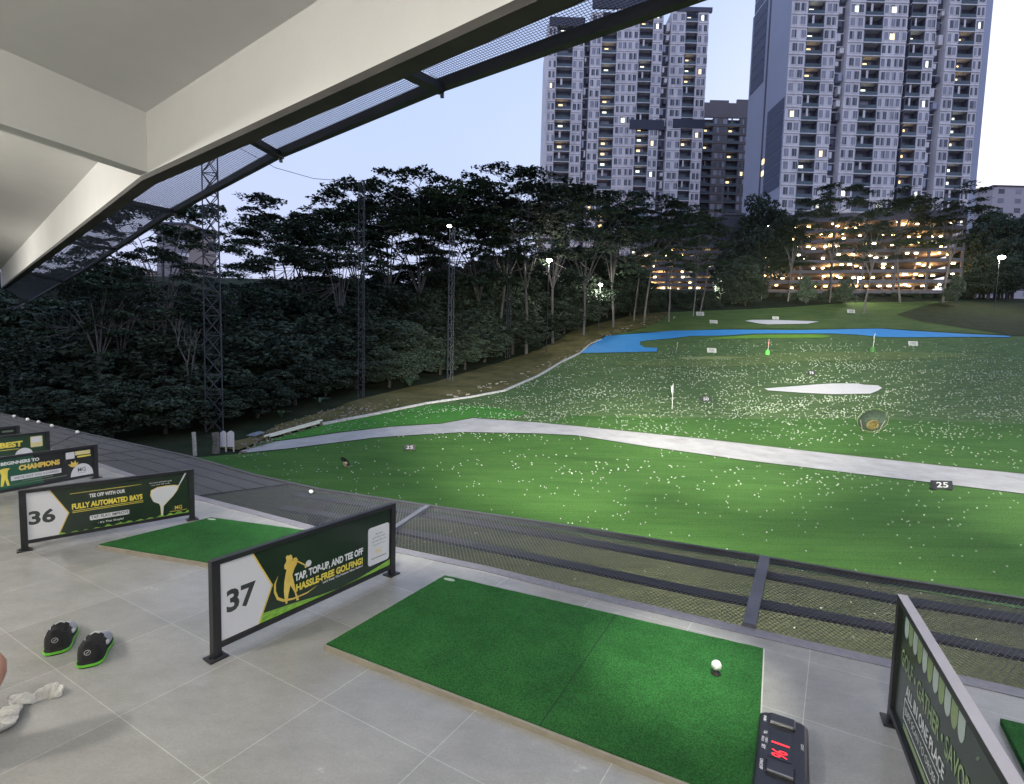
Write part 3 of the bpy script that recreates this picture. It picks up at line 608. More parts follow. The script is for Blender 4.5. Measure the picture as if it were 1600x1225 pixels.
# --- hitting mats
def matturf():
    m = turf('mat_turf', (.020, .105, .024), (.034, .155, .038), 3, (1, 1, 1)); return m
MT = matturf(); ns = MT.node_tree
for q in ns.nodes:
    if q.type == 'TEX_WAVE': q.inputs['Scale'].default_value = 0
    if q.type == 'TEX_NOISE' and abs(q.inputs['Scale'].default_value-18) < .1: q.inputs['Scale'].default_value = 190; q.inputs['Roughness'].default_value = .8
    if q.type == 'BUMP': q.inputs['Distance'].default_value = .008; q.inputs['Strength'].default_value = 1
    if q.type == 'MAP_RANGE' and abs(q.inputs[4].default_value-1.42) < .01: q.inputs[1].default_value = .38; q.inputs[2].default_value = .62; q.inputs[3].default_value = .45; q.inputs[4].default_value = 1.55
TRIM = M('tan_aluminium_trim', (.34, .30, .24), .45, .3); RUB = M('black_rubber', (.01, .01, .01), .8)
def bump_top(mb, P, z, nx=60, ny=36):
    P = [np.array(p) for p in P]; vs = []
    for j in range(ny+1):
        for i in range(nx+1):
            a, b = i/nx, j/ny; q = (P[0]*(1-b)+P[1]*b)*(1-a)+(P[3]*(1-b)+P[2]*b)*a; vs.append((q[0], q[1], z+random.random()*.002))
    mb.add(vs, [(j*(nx+1)+i, j*(nx+1)+i+1, (j+1)*(nx+1)+i+1, (j+1)*(nx+1)+i) for j in range(ny) for i in range(nx)])
def mat_(label, P, seam=None, mark=True, trim=True):
    """P: near-left, far-left, far-right, near-right in plan"""
    P = [np.array(p[:2]) for p in P]; t = thing('hitting_mat', label, 'golf mat', (*P[0], 0), 'green hitting mats in the bays')
    z = .028; c = sum(P)/4
    mb = MB(); Q = [(*p, 0.002) for p in P]+[(*p, z) for p in P]; mb.add(Q, [(3, 2, 1, 0), (0, 1, 5, 4), (1, 2, 6, 5), (2, 3, 7, 6), (3, 0, 4, 7)]); bump_top(mb, P, z); mb.build('turf', MT, t)
    if trim:
        d = (P[3]-P[0])/np.linalg.norm(P[3]-P[0]); nn = (P[0]-P[1])/np.linalg.norm(P[0]-P[1])
        mb = MB(); mb.bar((*(P[0]+nn*.008), .012), (*(P[3]+nn*.008), .012), .014, .024); mb.build('front_trim', TRIM, t)
        mb = MB(); mb.bar((*(P[2]+d*.004), .014), (*(P[3]+d*.004), .014), .006, .028); mb.build('side_trim', M('pale_trim', (.45, .45, .42), .5), t)
    if seam is not None:
        mb = MB(); mb.bar((*(P[1]+(P[2]-P[1])*seam), z+.0015), (*(P[0]+(P[3]-P[0])*seam), z+.0015), .004, .003); mb.build('seam', M('mat_seam', (.003, .03, .01), .9), t)
    if mark:
        e = (P[2]-P[1])/np.linalg.norm(P[2]-P[1]); q = P[1]+e*.07+(P[0]-P[1])/np.linalg.norm(P[0]-P[1])*.05; n2 = np.array([-e[1], e[0]])
        mb = MB(); mb.prism(ell(0, 0, .042, .017, 16), (*q, z+.003), (*e, 0), (*n2, 0), (0, 0, 1), 0, .001); mb.build('label_patch', M('faded_label', (.36, .42, .34), .6), t)
    return t
m0, m1, m2 = [atz(*p)[:2] for p in [(510, 1014), (695, 905), (1192, 1021)]]; m3 = atz(1180, 1274)[:2]
mat_('green mat with the teed ball, in front of the 37 board', [m0, m1, m2, m3], seam=.60)
a0, a1 = atz(155, 856)[:2], atz(330, 813)[:2]; ar = atz(445, 829)[:2]; dr = (ar-a1)/np.linalg.norm(ar-a1)
mat_('green mat between the 36 and 37 boards', [a0, a1, a1+dr*1.42, a0+dr*1.42])
b1 = atz(1562, 1132)[:2]; br_ = (m2-m1)/np.linalg.norm(m2-m1); bn = (m0-m1)/np.linalg.norm(m0-m1)
mat_('green mat mostly hidden behind the GOLF GATHER SAVOR board', [b1+bn*1.1, b1, b1+br_*1.9, b1+br_*1.9+bn*1.1], mark=False)
# ball on a tee, ball on net
bp_ = atz(1118, 1062)[:2]
t = thing('rubber_tee', 'black rubber tee under the ball on the nearest mat', 'tee', (*bp_, .03)); mb = MB(); mb.tube([(*bp_, .03), (*bp_, .035), (*bp_, .04), (*bp_, .052)], [.022, .02, .008, .011], 14); mb.build('cup', RUB, t, smooth=True)
def ball(p, r, label, group=None, parent=None):
    mb = MB(); mb.sphere((0, 0, 0), r, 20, 14); o = mb.build('golf_ball', BALLM, None, True); o.location = tuple(p); tag(o, label, 'golf ball', group); return o
ball((*bp_, .073), .0235, 'big white golf ball sitting on the tee of the nearest mat')
q = atz(486, 769, .03); ball((q[0], q[1], .035), .0225, 'white golf ball lying on the net edge beyond the boards')
for i, (x, y) in enumerate([(22, 653), (43, 658), (60, 662), (81, 668), (121, 678)]):
    q = atz(x, y-2, .03); ball((q[0], q[1], .04), .028, ['white golf ball on the dark cloth edge, farthest of the row of five', 'second farthest of five white balls on the dark cloth edge', 'middle one of five white balls on the dark cloth edge', 'fourth of five white balls on the dark cloth edge, before the last gap', 'lone nearest ball of the five on the dark cloth edge'][i], 'balls along the far net edge')

# --- counter box
p0, p1 = atz(1187, 1108, .05)[:2], atz(1252, 1096, .05)[:2]; ax = (p1-p0)/np.linalg.norm(p1-p0); q0 = atz(1187, 1225, .05)[:2]
ay = (p0-q0)/np.linalg.norm(p0-q0); ay = np.array([math.cos(R_(61)), math.sin(R_(61))]); ax = np.array([ay[1], -ay[0]])
Wd = .182; org = p0-ay*.54
cu, cv = np.array([*ax, 0]), np.array([*ay, 0]); cw = np.array([0, 0, 1.]); Oc = np.array([*org, 0.])
tcx = thing('ball_counter', 'black ball counter box with red LED digits beside the mat', 'counter box', (*org, 0))
PL = M('black_plastic', (.016, .017, .022), .32, var=.1)
def loftbox(mb, x0, y0, x1, y1, r, levels, O=Oc, u=cu, v=cv):
    rings = []
    for z_, ins in levels: rings.append([O+u*a+v*b+cw*z_ for a, b in rrect(x0+ins, y0+ins, x1-ins, y1-ins, max(r-ins*.5, .004), 5)])
    k = len(rings[0]); vs = [p for R in rings for p in R]
    fs = [tuple(range(k))[::-1], tuple((len(rings)-1)*k+i for i in range(k))]
    for j in range(len(rings)-1): fs += [(j*k+i, j*k+(i+1) % k, (j+1)*k+(i+1) % k, (j+1)*k+i) for i in range(k)]
    mb.add(vs, fs)
mb = MB(); loftbox(mb, 0, 0, Wd, .54, .03, [(0, .002), (.03, 0), (.046, .003), (.053, .010), (.055, .016)]); mb.build('body', PL, tcx)
def btn(y0, y1, nm='button'):
    mb = MB(); loftbox(mb, Wd*.20, y0, Wd*.74, y1, .008, [(.054, 0), (.062, .001), (.066, .006)]); b = mb.build(nm, M('satin_black_button', (.02, .021, .026), .28), tcx)
    mb = MB(); mb.box(Oc+cu*Wd*.47+cv*(y0+.006)+cw*.067, (Wd*.46, .006, .003), (cu, cv, cw)); mb.build('highlight_edge', M('grey_edge', (.22, .22, .23), .35), b)
btn(.455, .525); btn(.17, .24)
mb = MB(); mb.box(Oc+cu*Wd*.45+cv*.345+cw*.056, (Wd*.44, .165, .003), (cu, cv, cw)); mb.build('screen', M('screen_glass', (.004, .004, .005), .12), tcx)
LED = M('red_led', (.5, .01, .01), .4, emit=(1, .02, .03), es=2.2)
# digits read when standing at the mat side: text up direction points towards -x of the box
txf = (Oc+cw*.0, -cv, cu, cw)
text_mesh('1', LED, .008, Wd*.34, Oc, -cv, cu, cw, -.352, Wd*.29, .0585, .0, name='led_digits', parent=tcx)
text_mesh('96', LED, .042, Wd*.30, Oc, -cv, cu, cw, -.312, Wd*.30, .0585, .0, name='led_digits', parent=tcx)
for s_, x, y, wd_, h_ in (('SPORT', .10, .50, .04, .010), ('TEL', .13, .405, .022, .012), ('BALLS', .10, .365, .030, .009), ('CREDIT', .17, .365, .034, .008), ('SET', .11, .318, .024, .013), ('ON/OFF', .10, .235, .055, .012), ('COUNT', .84, .395, .036, .010)):
    text_mesh(s_, TXTW, wd_, h_, Oc, -cv, cu, cw, -y, Wd*x, .0562, .03, name='lettering', parent=tcx)

# --- shoes
SH_B = M('black_knit', (.012, .012, .014), .8, bump=.3, bscale=400); SH_G = M('grey_knit', (.40, .41, .46), .8, bump=.4, bscale=300); SH_L = M('lime_rubber', (.16, .62, .05), .5); SH_W = M('white_foam', (.62, .63, .62), .6); SH_IN = M('shoe_lining', (.008, .008, .010), .9)
def shoe(label, heel, toe):
    heel = np.array(heel[:2]); toe = np.array(toe[:2]); d = (toe-heel)/np.linalg.norm(toe-heel); L = .265
    r = np.array([d[1], -d[0]]); O = np.array([*heel, 0.]); U = np.array([*r, 0]); D = np.array([*d, 0])
    t = thing('sport_shoe', label, 'shoe', O, 'pair of black and grey sport shoes')
    hw = lambda y: float(np.interp(y, [0, .008, .025, .06, .12, .18, .22, .25, .265], [.020, .036, .047, .050, .048, .056, .054, .040, .014]))
    ht = lambda y: float(np.interp(y, [0, .015, .05, .11, .15, .20, .25, .265], [.128, .142, .122, .118, .098, .074, .056, .038]))
    ys = np.array([0, .003, .008, .016, .026]+list(np.linspace(.038, .265, 20))); K = 17; mb = MB(); vs = []
    for y in ys:
        for k in range(K):
            a = math.pi*k/(K-1); x = math.cos(a); zz = math.sin(a)
            w_ = hw(y)*(1-.22*max(0, zz)**2*(1 if y < .15 else .4)); px = w_*np.sign(x)*abs(x)**.55; pz = .022+(ht(y)-.022)*abs(zz)**.6
            if .012 < y < .125 and abs(x) < .80: pz -= .06*min(1, (.80-abs(x))*6); 
            vs.append(O+U*px+D*(y+.004*(1-zz))+cw*pz)
    fs = []; ms = []
    for j in range(len(ys)-1):
        for k in range(K-1):
            fs.append((j*K+k, j*K+k+1, (j+1)*K+k+1, (j+1)*K+k)); a = math.pi*(k+.5)/(K-1)
            ms.append(2 if (.012 < ys[j] < .125 and abs(math.cos(a)) < .72) else (0 if ys[j] < .125-.03*math.sin(a)**2 else 1))
    n0 = len(mb.v); mb.add(vs, fs); mb.m = ms
    mb.add([vs[k] for k in range(K)], [tuple(range(K))], 0)
    mb.build('upper', [SH_B, SH_G, SH_IN], t, smooth=True)
    def outline(s, z_): return [O+U*(hw(y)*s*sg)+D*y+cw*z_ for sg, yy in ((1, ys), (-1, ys[::-1])) for y in yy]
    def solid(s0, z0, s1, z1, nm, mat):
        mb = MB(); a = outline(s0, z0); b = outline(s1, z1); k = len(a); mb.add(a+b, [tuple(range(k)), tuple(range(k, 2*k))[::-1]]+[(i, i+k, (i+1) % k+k, (i+1) % k) for i in range(k)]); mb.build(nm, mat, t)
    solid(.98, .001, 1.02, .006, 'outsole', RUB); solid(1.10, .006, 1.12, .018, 'midsole', SH_L); solid(1.06, .0185, 1.0, .03, 'heel_cup', SH_B)
    mb = MB(); mb.sphere(O+D*.215+cw*.018, (.0, 0, 0)); 
    mb = MB(); c = O+D*(-.001)+cw*.080-D*.005
    for i in range(16):
        a = 2*math.pi*i/16; b = 2*math.pi*(i+1)/16; mb.bar(c+U*.012*math.cos(a)+cw*.012*math.sin(a), c+U*.012*math.cos(b)+cw*.012*math.sin(b), .0022)
    mb.bar(c-U*.005-cw*.004, c+U*.006+cw*.004, .003); mb.build('heel_emblem', M('reflective_grey', (.45, .45, .45), .3), t)
    mb = MB()
    for i in range(5): y = .13+i*.016; zz = ht(y)+.002; mb.tube([O+U*-.02+D*y+cw*(zz-.008), O+D*(y+.005)+cw*zz, O+U*.02+D*y+cw*(zz-.008)], .003, 6)
    mb.tube([O-U*.035+D*.10+cw*.05, O-U*.05+D*.085+cw*.03, O-U*.045+D*.07+cw*.012, O-U*.052+D*.06+cw*.004], .0035, 6)
    mb.build('laces', SH_W, t, True)
    for q_ in (1, -1): mb = MB(); mb.sphere(O+U*.05*q_+D*.12+cw*.055, (.007, .014, .012)); mb.build('lace_end', SH_W, t, True)
    return t
shoe('left shoe of the black and grey pair, farther from the socks', atz(87, 1024), atz(103, 984))
shoe('right shoe of the black and grey pair, nearer to the 37 board', atz(138, 1044), atz(158, 1003))
# --- socks
SOCK = M('crumpled_white_cotton', (.70, .69, .64), .95, var=.12, scale=40, bump=.8, bscale=180)
def sock(label, pts, rad):
    mb = MB(); P = [atz(*p) for p in pts]; N = 34; out = []; rr = []
    cum = np.linspace(0, 1, len(P))
    for i in range(N):
        t_ = i/(N-1); q = np.array([np.interp(t_, cum, [p[a] for p in P]) for a in range(2)]); r = float(np.interp(t_, cum, rad))*(1+.16*math.sin(i*1.7)+.1*random.random())
        out.append((q[0]+.004*math.sin(i*2.1), q[1]+.004*math.cos(i*1.3), r*.28+.003)); rr.append(r)
    rr[0] *= .55; rr[-1] *= .55
    mb.tube(out, rr, 18, flat=.30)
    mb.v = [(x+random.uniform(-.0025, .0025), y+random.uniform(-.0025, .0025), max(.002, z+random.uniform(-.003, .004))) for x, y, z in mb.v]
    o = mb.build('sock', SOCK, None, True); sub = o.modifiers.new('s', 'SUBSURF'); sub.levels = sub.render_levels = 1; tag(o, label, 'sock', 'pair of crumpled white socks'); return o
sock('long crumpled white sock lying flat, pointing to the shoes', [(12, 1102), (30, 1094), (48, 1097), (66, 1090), (84, 1086), (97, 1088)], [.030, .034, .030, .030, .036, .026])
sock('wider crumpled white sock at the edge by the knee', [(20, 1108), (8, 1128), (-8, 1150), (-40, 1165)], [.032, .050, .055, .05])

# --- person: only the knee shows
SKIN = M('skin', (.42, .22, .15), .5, var=.06, scale=20)
def skinned(name, joints, edges, mat, parent, root=0, loc=None):
    me = bpy.data.meshes.new(name); me.from_pydata([tuple(np.array(j[0])-np.array(loc)) for j in joints], edges, []); o = bpy.data.objects.new(name, me); C.objects.link(o)
    o.modifiers.new('k', 'SKIN'); 
    if not me.skin_vertices: me.skin_vertices.new() if hasattr(me.skin_vertices, 'new') else None
    for i, j in enumerate(joints): me.skin_vertices[0].data[i].radius = (j[1], j[1])
    me.skin_vertices[0].data[root].use_root = True
    s_ = o.modifiers.new('s', 'SUBSURF'); s_.levels = s_.render_levels = 2
    dg = bpy.context.evaluated_depsgraph_get(); m2_ = bpy.data.meshes.new_from_object(o.evaluated_get(dg)); bpy.data.objects.remove(o)
    m2_.materials.clear(); m2_.materials.append(mat); m2_.polygons.foreach_set('use_smooth', [True]*len(m2_.polygons))
    o = bpy.data.objects.new(name, m2_); C.objects.link(o); o.parent = parent; return o
KN = atY(-8, 1040, 1.80)
def person():
    k = KN; pl = np.array([-2.62, 1.30, .12]); t = thing('person', 'bare bent knee of a person sitting on the floor beside the socks', 'person', (pl[0], pl[1], 0))
    P = lambda x, y, z_: (pl+np.array([x, y, z_]))
    J = [(P(0, 0, 0), .13), (P(-.04, -.05, .22), .13), (P(-.06, -.08, .42), .15), (P(-.04, -.06, .53), .06), (P(-.02, -.03, .62), .085), (P(0, 0, .72), .085),
         (P(.10, -.02, .0), .10), (k*np.array([1, 1, 1])+np.array([-.28, -.18, -.10]), .08), (k, .088), (k+np.array([-.10, -.03, -.14]), .066), (k+np.array([-.24, -.06, -.30]), .036), (k+np.array([-.22, .10, -.335]), .03),
         (P(-.10, .12, .0), .10), (P(.05, .5, .30), .06), (P(-.25, .42, .05), .045), (P(-.35, .55, .03), .035),
         (P(.10, -.20, .40), .06), (P(.25, -.15, .20), .042), (P(.42, .08, .22), .03), (P(.49, .16, .21), .026),
         (P(-.22, .08, .40), .06), (P(-.25, .25, .22), .042), (P(-.18, .42, .30), .03), (P(-.15, .50, .33), .026)]
    Ed = [(0, 1), (1, 2), (2, 3), (3, 4), (4, 5), (0, 6), (6, 7), (7, 8), (8, 9), (9, 10), (10, 11), (0, 12), (12, 13), (13, 14), (14, 15), (2, 16), (16, 17), (17, 18), (18, 19), (2, 20), (20, 21), (21, 22), (22, 23)]
    for hb in (19, 23):  # fingers
        base = np.array(J[hb][0]); dd = base-np.array(J[hb-1][0]); dd /= np.linalg.norm(dd); sd = np.cross(dd, (0, 0, 1)); sd /= np.linalg.norm(sd)
        for q_, ln in ((-.028, .055), (-.010, .07), (.010, .068), (.027, .055)):
            J.append((base+dd*.03+sd*q_, .009)); J.append((base+dd*(.03+ln)+sd*q_*1.2-np.array([0, 0, .02]), .008)); i = len(J); Ed += [(hb, i-2), (i-2, i-1)]
        J.append((base+sd*.04+dd*.02-np.array([0, 0, .015]), .010)); Ed.append((hb, len(J)-1))
    skinned('body', J, Ed, SKIN, t, 0, t.location)
    skinned('shirt', [(P(-.0, -.01, .03), .15), (P(-.04, -.05, .22), .15), (P(-.06, -.08, .43), .17), (P(.12, -.2, .39), .085), (P(.18, -.17, .30), .07), (P(-.23, .08, .39), .085), (P(-.25, .16, .30), .07)], [(0, 1), (1, 2), (2, 3), (3, 4), (2, 5), (5, 6)], M('navy_shirt', (.02, .03, .07), .9), t, 0, t.location)
    skinned('shorts', [(P(0, 0, .02), .155), (P(.13, .05, .03), .12), (P(.25, .18, .10), .105), (P(-.08, .14, .02), .12), (P(-.04, .3, .12), .10)], [(0, 1), (1, 2), (0, 3), (3, 4)], M('black_shorts', (.015, .015, .018), .9), t, 0, t.location)
    HM = M('black_hair', (.012, .010, .010), .6); mb = MB(); c = P(-.02, -.03, .75); mb.sphere(c, (.098, .105, .085), 18, 12); mb.build('hair', HM, t, True)
    mb = MB(); fd = np.array([.45, .85, 0]); c = P(0, 0, .67); sx = np.array([.85, -.45, 0])
    mb.sphere(c+fd*.10, (.014, .018, .02)); mb.build('nose', SKIN, t, True)
    for sg in (-1, 1):
        mb = MB(); mb.sphere(c+fd*.085+sx*.032*sg+cw*.03, .012); mb.build('eye', M('eye_white', (.6, .6, .6), .2), t, True)
        mb = MB(); mb.sphere(c+sx*.088*sg+cw*.01, (.012, .02, .03)); mb.build('ear', SKIN, t, True)
    mb = MB(); mb.sphere(c+fd*.088-cw*.045, (.025, .012, .008)); mb.build('mouth', M('lips', (.35, .12, .10), .5), t, True)
person()
# ================================================================== LIGHTS OF THE PLACE, AND ADDED FILL FLOODS
def ceiling_lamp(x, y, W_, label, dz=.8, col=(1, .95, .86)):
    z = ZT-dz; t = thing('tube_lamp', label, 'lamp', (x, y, z), 'hanging lamps under the bay ceiling')
    mb = MB(); mb.box((x, y, z+.10), (.1, 1.1, .05)); mb.tube([(x, y-.4, z+.12), (x, y-.4, ZT)], .008, 6); mb.tube([(x, y+.4, z+.12), (x, y+.4, ZT)], .008, 6); mb.build('housing', WALLM, t)
    mb = MB(); mb.tube([(x, y-.5, z+.05), (x, y+.5, z+.05)], .02, 8); mb.build('tube', M('lit_tube', (.8, .8, .8), emit=col, es=6), t)
    l = bpy.data.lights.new('tube_light', 'POINT'); l.energy = W_; l.color = col; l.shadow_soft_size = .22; o = bpy.data.objects.new('tube_light', l); C.objects.link(o); o.location = (x, y, z-.08)
ceiling_lamp(-.6, -1.6, 235, 'hanging tube lamp behind the nearest bay')
ceiling_lamp(3.2, -1.8, 85, 'hanging tube lamp behind the right hand bay')
ceiling_lamp(-5.0, .2, 380, 'hanging tube lamp behind the bay with the shoes')
ceiling_lamp(-10.2, 5.6, 520, 'hanging tube lamp beyond the cross beam', .8)
ceiling_lamp(-17.5, 12.2, 520, 'farthest hanging tube lamp beyond the cross beam', .8)
def flood(x, y, z, tgt, W_, ang, blend, label, col=(1, .97, .84)):
    t = thing('floodlight', label, 'floodlight', (x, y, z), 'floodlights aimed at the range from the roof edge')
    T = np.array(tgt, float); d = T-np.array([x, y, z]); d /= np.linalg.norm(d); r = np.cross(d, (0, 0, 1)); r /= np.linalg.norm(r); u = np.cross(r, d)
    mb = MB(); mb.box(np.array([x, y, z])-d*.12, (.16, .34, .26), (d, r, u)); mb.tube([np.array([x, y, z])-d*.12, (x, y, ZB)], .02, 6); mb.build('housing', DKSTEEL, t)
    mb = MB(); mb.box(np.array([x, y, z])-d*.037, (.004, .30, .22), (d, r, u)); mb.build('lens', M('lit_lens', (.8, .8, .8), emit=(1, 1, .9), es=5), t)
    l = bpy.data.lights.new('flood_beam', 'SPOT'); l.energy = W_; l.color = col; l.spot_size = R_(ang); l.spot_blend = blend; l.shadow_soft_size = .12
    o = bpy.data.objects.new('flood_beam', l); C.objects.link(o); o.location = (x, y, z); o.rotation_euler = Vector(d).to_track_quat('-Z', 'Y').to_euler()
flood(5.6, 1.9, 3.5, gp(1690, 705), 70000, 34, 1, 'floodlight aimed at the right part of the near turf')
flood(2.05, 2.7, 3.72, gp(1250, 600), 90000, 20, 1, 'floodlight aimed at the white bunker')
flood(2.7, 2.3, 3.72, gp(1190, 553), 200000, 18, 1, 'floodlight aimed at the red flag')
flood(1.7, 2.85, 3.72, gp(830, 640), 65000, 42, 1, 'broad floodlight washing the left of the field')
flood(2.4, 2.5, 3.72, gp(1130, 596), 230000, 42, 1, 'broad floodlight washing the middle of the field')
flood(3.2, 2.1, 3.72, gp(1560, 606), 210000, 42, 1, 'broad floodlight washing the right of the field')
flood(3.6, 1.9, 3.72, gp(1330, 488), 420000, 24, 1, 'floodlight aimed at the far slope')
flood(3.3, 2.2, 3.5, gp(1300, 960), 2600, 80, 1, 'added floodlight brightening the ground under the net')  # added, with the next one, to brighten the olive ground below the mesh
flood(-.8, 2.3, 3.5, gp(800, 900), 2000, 80, 1, 'added floodlight brightening the ground under the net in front of the mat')
flood(2.2, 2.6, 3.72, gp(820, 750), 15000, 64, 1, 'added wide fill light on the left of the near turf')  # gentle fill, this and the next, added to smooth dark lobes on the turf
flood(3.0, 2.2, 3.72, gp(1230, 815), 17000, 64, 1, 'added wide fill light on the middle of the near turf')
# narrow downlight on the nearest mat
l = bpy.data.lights.new('down_beam', 'SPOT'); l.energy = 800; l.color = (1, 1, .82); l.spot_size = R_(15); l.spot_blend = 1; l.shadow_soft_size = .03
o = bpy.data.objects.new('down_beam', l); C.objects.link(o); o.location = (.75, .7, 4.1); tq = atz(1062, 1045); o.rotation_euler = Vector((tq[0]-.75, tq[1]-.7, -4.1)).to_track_quat('-Z', 'Y').to_euler()
t = thing('downlight', 'small round downlight above the nearest mat', 'lamp', (.75, .7, 4.12)); mb = MB(); mb.tube([(.75, .7, 4.13), (.75, .7, ZT)], [.05, .05], 12); mb.build('housing', WALLM, t)

# ================================================================== RANGE FURNITURE
FONTM = TXTW
def marker(px, py, num, wd, ht, label, black=True):
    g_ = gp(px, py); X, Y, Z = g_; t = thing('distance_marker', label, 'distance sign', (X, Y, Z), 'distance markers on the range')
    u = np.array([1., 0, 0]); w_ = np.array([0, .25, .97]); n = np.array([0, -.97, .25]); O = np.array([X-wd/2, Y, Z+.12])
    mb = MB(); mb.box(O+u*wd/2+w_*ht/2, (wd, ht, .05), (u, w_, n)); mb.box((X-wd*.4, Y+.1, Z+.06), (.05, .3, .16)); mb.box((X+wd*.4, Y+.1, Z+.06), (.05, .3, .16)); mb.build('board', BLACK if black else M('white_sign', (.30, .31, .28), .7), t)
    text_mesh(num, M('dull_white_digits', (.40, .40, .38), .7) if black else M('grey_digits', (.10, .10, .10), .6), wd*.56, ht*.62, O, u, w_, n, wd*.22, ht*.19, .028, .01, name='digits', parent=t)
marker(1472, 768, '25', 1.0, .40, 'black distance marker reading 25 at the edge of the path')
marker(640, 706, '25', .70, .30, 'small black 25 distance marker on the left of the near turf')
marker(1103, 629, '50', .85, .42, 'distance marker reading 50 beside the tall white flag')
marker(1268, 587, '75', .9, .5, 'distance marker reading 75 above the white bunker')
marker(1112, 552, '100', 1.4, .7, 'white distance marker between yellow and red flags', False)
marker(1427, 541, '100', 1.6, .75, 'white distance marker on the turf in front of the blue carpet', False)
marker(1115, 506, '150', 1.5, .6, 'small white distance marker left of the far bunker', False)
marker(1212, 500, '150', 1.3, .6, 'small white distance marker just behind the far bunker', False)
marker(1094, 494, '200', 1.6, .8, 'white distance marker near the foot of the leaning pale tree', False)
marker(1330, 490, '200', 1.7, .8, 'white distance marker on the grassy slope below the forked tree', False)
def flag(px, pyb, pyt, mat, label, sleeve=None, lean=0.0):
    g_ = gp(px, pyb); X, Y, Z = g_; top = atY(px, pyt, Y)[2]; h = top-Z; t = thing('flagstick', label, 'golf flag', g_, 'flags standing on the range')
    mb = MB(); mb.tube([g_, (X+lean*h, Y, top)], [.035*h/2.4, .03*h/2.4], 6); mb.build('pole', M('pole_white', (.35, .36, .32), .6), t)
    fh = h*.46; mb = MB(); a = []
    for i in range(7):
        f_ = i/6; for_ = .15*h*f_+.02
        a += [(X+lean*h-.05+for_*.55*math.sin(i*1.1)*.4-.10*h*f_*.6, Y-.03*i, top-fh*(.0+.55*f_)), (X+lean*h-.03+for_*.5*math.cos(i)*.3-.09*h*f_*.5, Y-.03*i, top-fh*(.45+.55*f_))]
    mb.add(a, [(2*i, 2*i+1, 2*i+3, 2*i+2) for i in range(6)]); mb.add([(x, y+.02, z) for x, y, z in a], [(2*i, 2*i+2, 2*i+3, 2*i+1) for i in range(6)]); mb.build('cloth', mat, t)
    mb = MB(); mb.tube([g_, g_+np.array([0, 0, .06])], .16, 12); mb.build('base', DKSTEEL, t)
    if sleeve: mb = MB(); mb.tube([g_+np.array([0, 0, .05]), g_+np.array([0, 0, h*.30])], h*.13, 8); mb.build('sleeve', sleeve, t)
flag(1050, 640, 599, M('flag_white', (.75, .78, .72), .7), 'tall white flag standing in the nearest part of the field')
flag(1056, 552, 534, M('flag_yellow', (.45, .50, .12), .7), 'pale yellow flag next to the end of the blue carpet', lean=.12)
flag(1199, 555, 530, M('flag_red', (.62, .10, .06), .7), 'red flag with a green sleeve around its foot', M('green_sleeve', (.06, .40, .04), .7), lean=.05)
flag(1363, 551, 521, M('flag_pale', (.42, .50, .32), .7), 'pale green flag in front of the widest blue carpet', M('dark_green_sleeve', (.03, .10, .02), .7), lean=.06)
def hoop(px, py, R0, ry, label, tilt, ctr, yaw=0):
    g_ = gp(px, py); t = thing('target_net', label, 'chipping net', g_)
    u = np.array([math.cos(yaw), math.sin(yaw), 0]); nn = np.array([math.sin(yaw), -math.cos(yaw), 0]); w_ = np.array([0, 0, 1.])*math.cos(tilt)-nn*math.sin(tilt)*-1; w_ = w_/np.linalg.norm(w_); n = np.cross(u, w_)
    c = g_+w_*ry+np.array([0, 0, .1]); ring = [c+u*R0*math.cos(a)+w_*ry*math.sin(a) for a in np.linspace(0, 2*math.pi, 33)]
    mb = MB(); mb.tube(ring, R0*.022, 6, cap=False); mb.build('hoop', M('pale_hoop', (.06, .085, .03), .5), t)
    mb = MB(); bag = [c+u*R0*.9*s*math.cos(a)+w_*ry*.9*s*math.sin(a)-n*(-1 if n[1] < 0 else 1)*(1-s*s)*-R0*.45 for s in (1, .7, .4, .15) for a in np.linspace(0, 2*math.pi, 17)[:-1]]
    mb.add(bag, [(j*16+i, j*16+(i+1) % 16, (j+1)*16+(i+1) % 16, (j+1)*16+i) for j in range(3) for i in range(16)]+[tuple(48+i for i in range(16))]); mb.build('net_bag', M('dark_green_net', (.018, .032, .020), .9, scale=12, var=.4), t)
    mb = MB(); cc = c-w_*ry*.38; mb.tube([cc+u*R0*.32*math.cos(a)+w_*ry*.34*math.sin(a)-n*(0.08 if n[1] > 0 else -.08) for a in np.linspace(0, 2*math.pi, 17)], R0*.09, 6, cap=False); mb.sphere(cc, (R0*.25, .05, ry*.27), 10, 6); mb.build('bullseye', ctr, t)
    mb = MB(); mb.bar(g_+u*-.5*R0, c-u*.8*R0, R0*.03); mb.bar(g_+u*.5*R0, c+u*.8*R0, R0*.03); mb.box(g_+np.array([0, 0, .04]), (R0*.9, R0*.5, .08)); mb.build('stand', M('pale_stand', (.14, .12, .10), .6), t)
hoop(1360, 676, 1.12, .86, 'large round target net with a yellow bullseye in the field', R_(10), M('yellow_bullseye', (.07, .055, .012), .7, scale=15, var=.3))
hoop(543, 731, .33, .30, 'small tilted chipping net on the left of the near turf', R_(30), M('wooden_prop', (.35, .30, .22), .7), R_(-35))

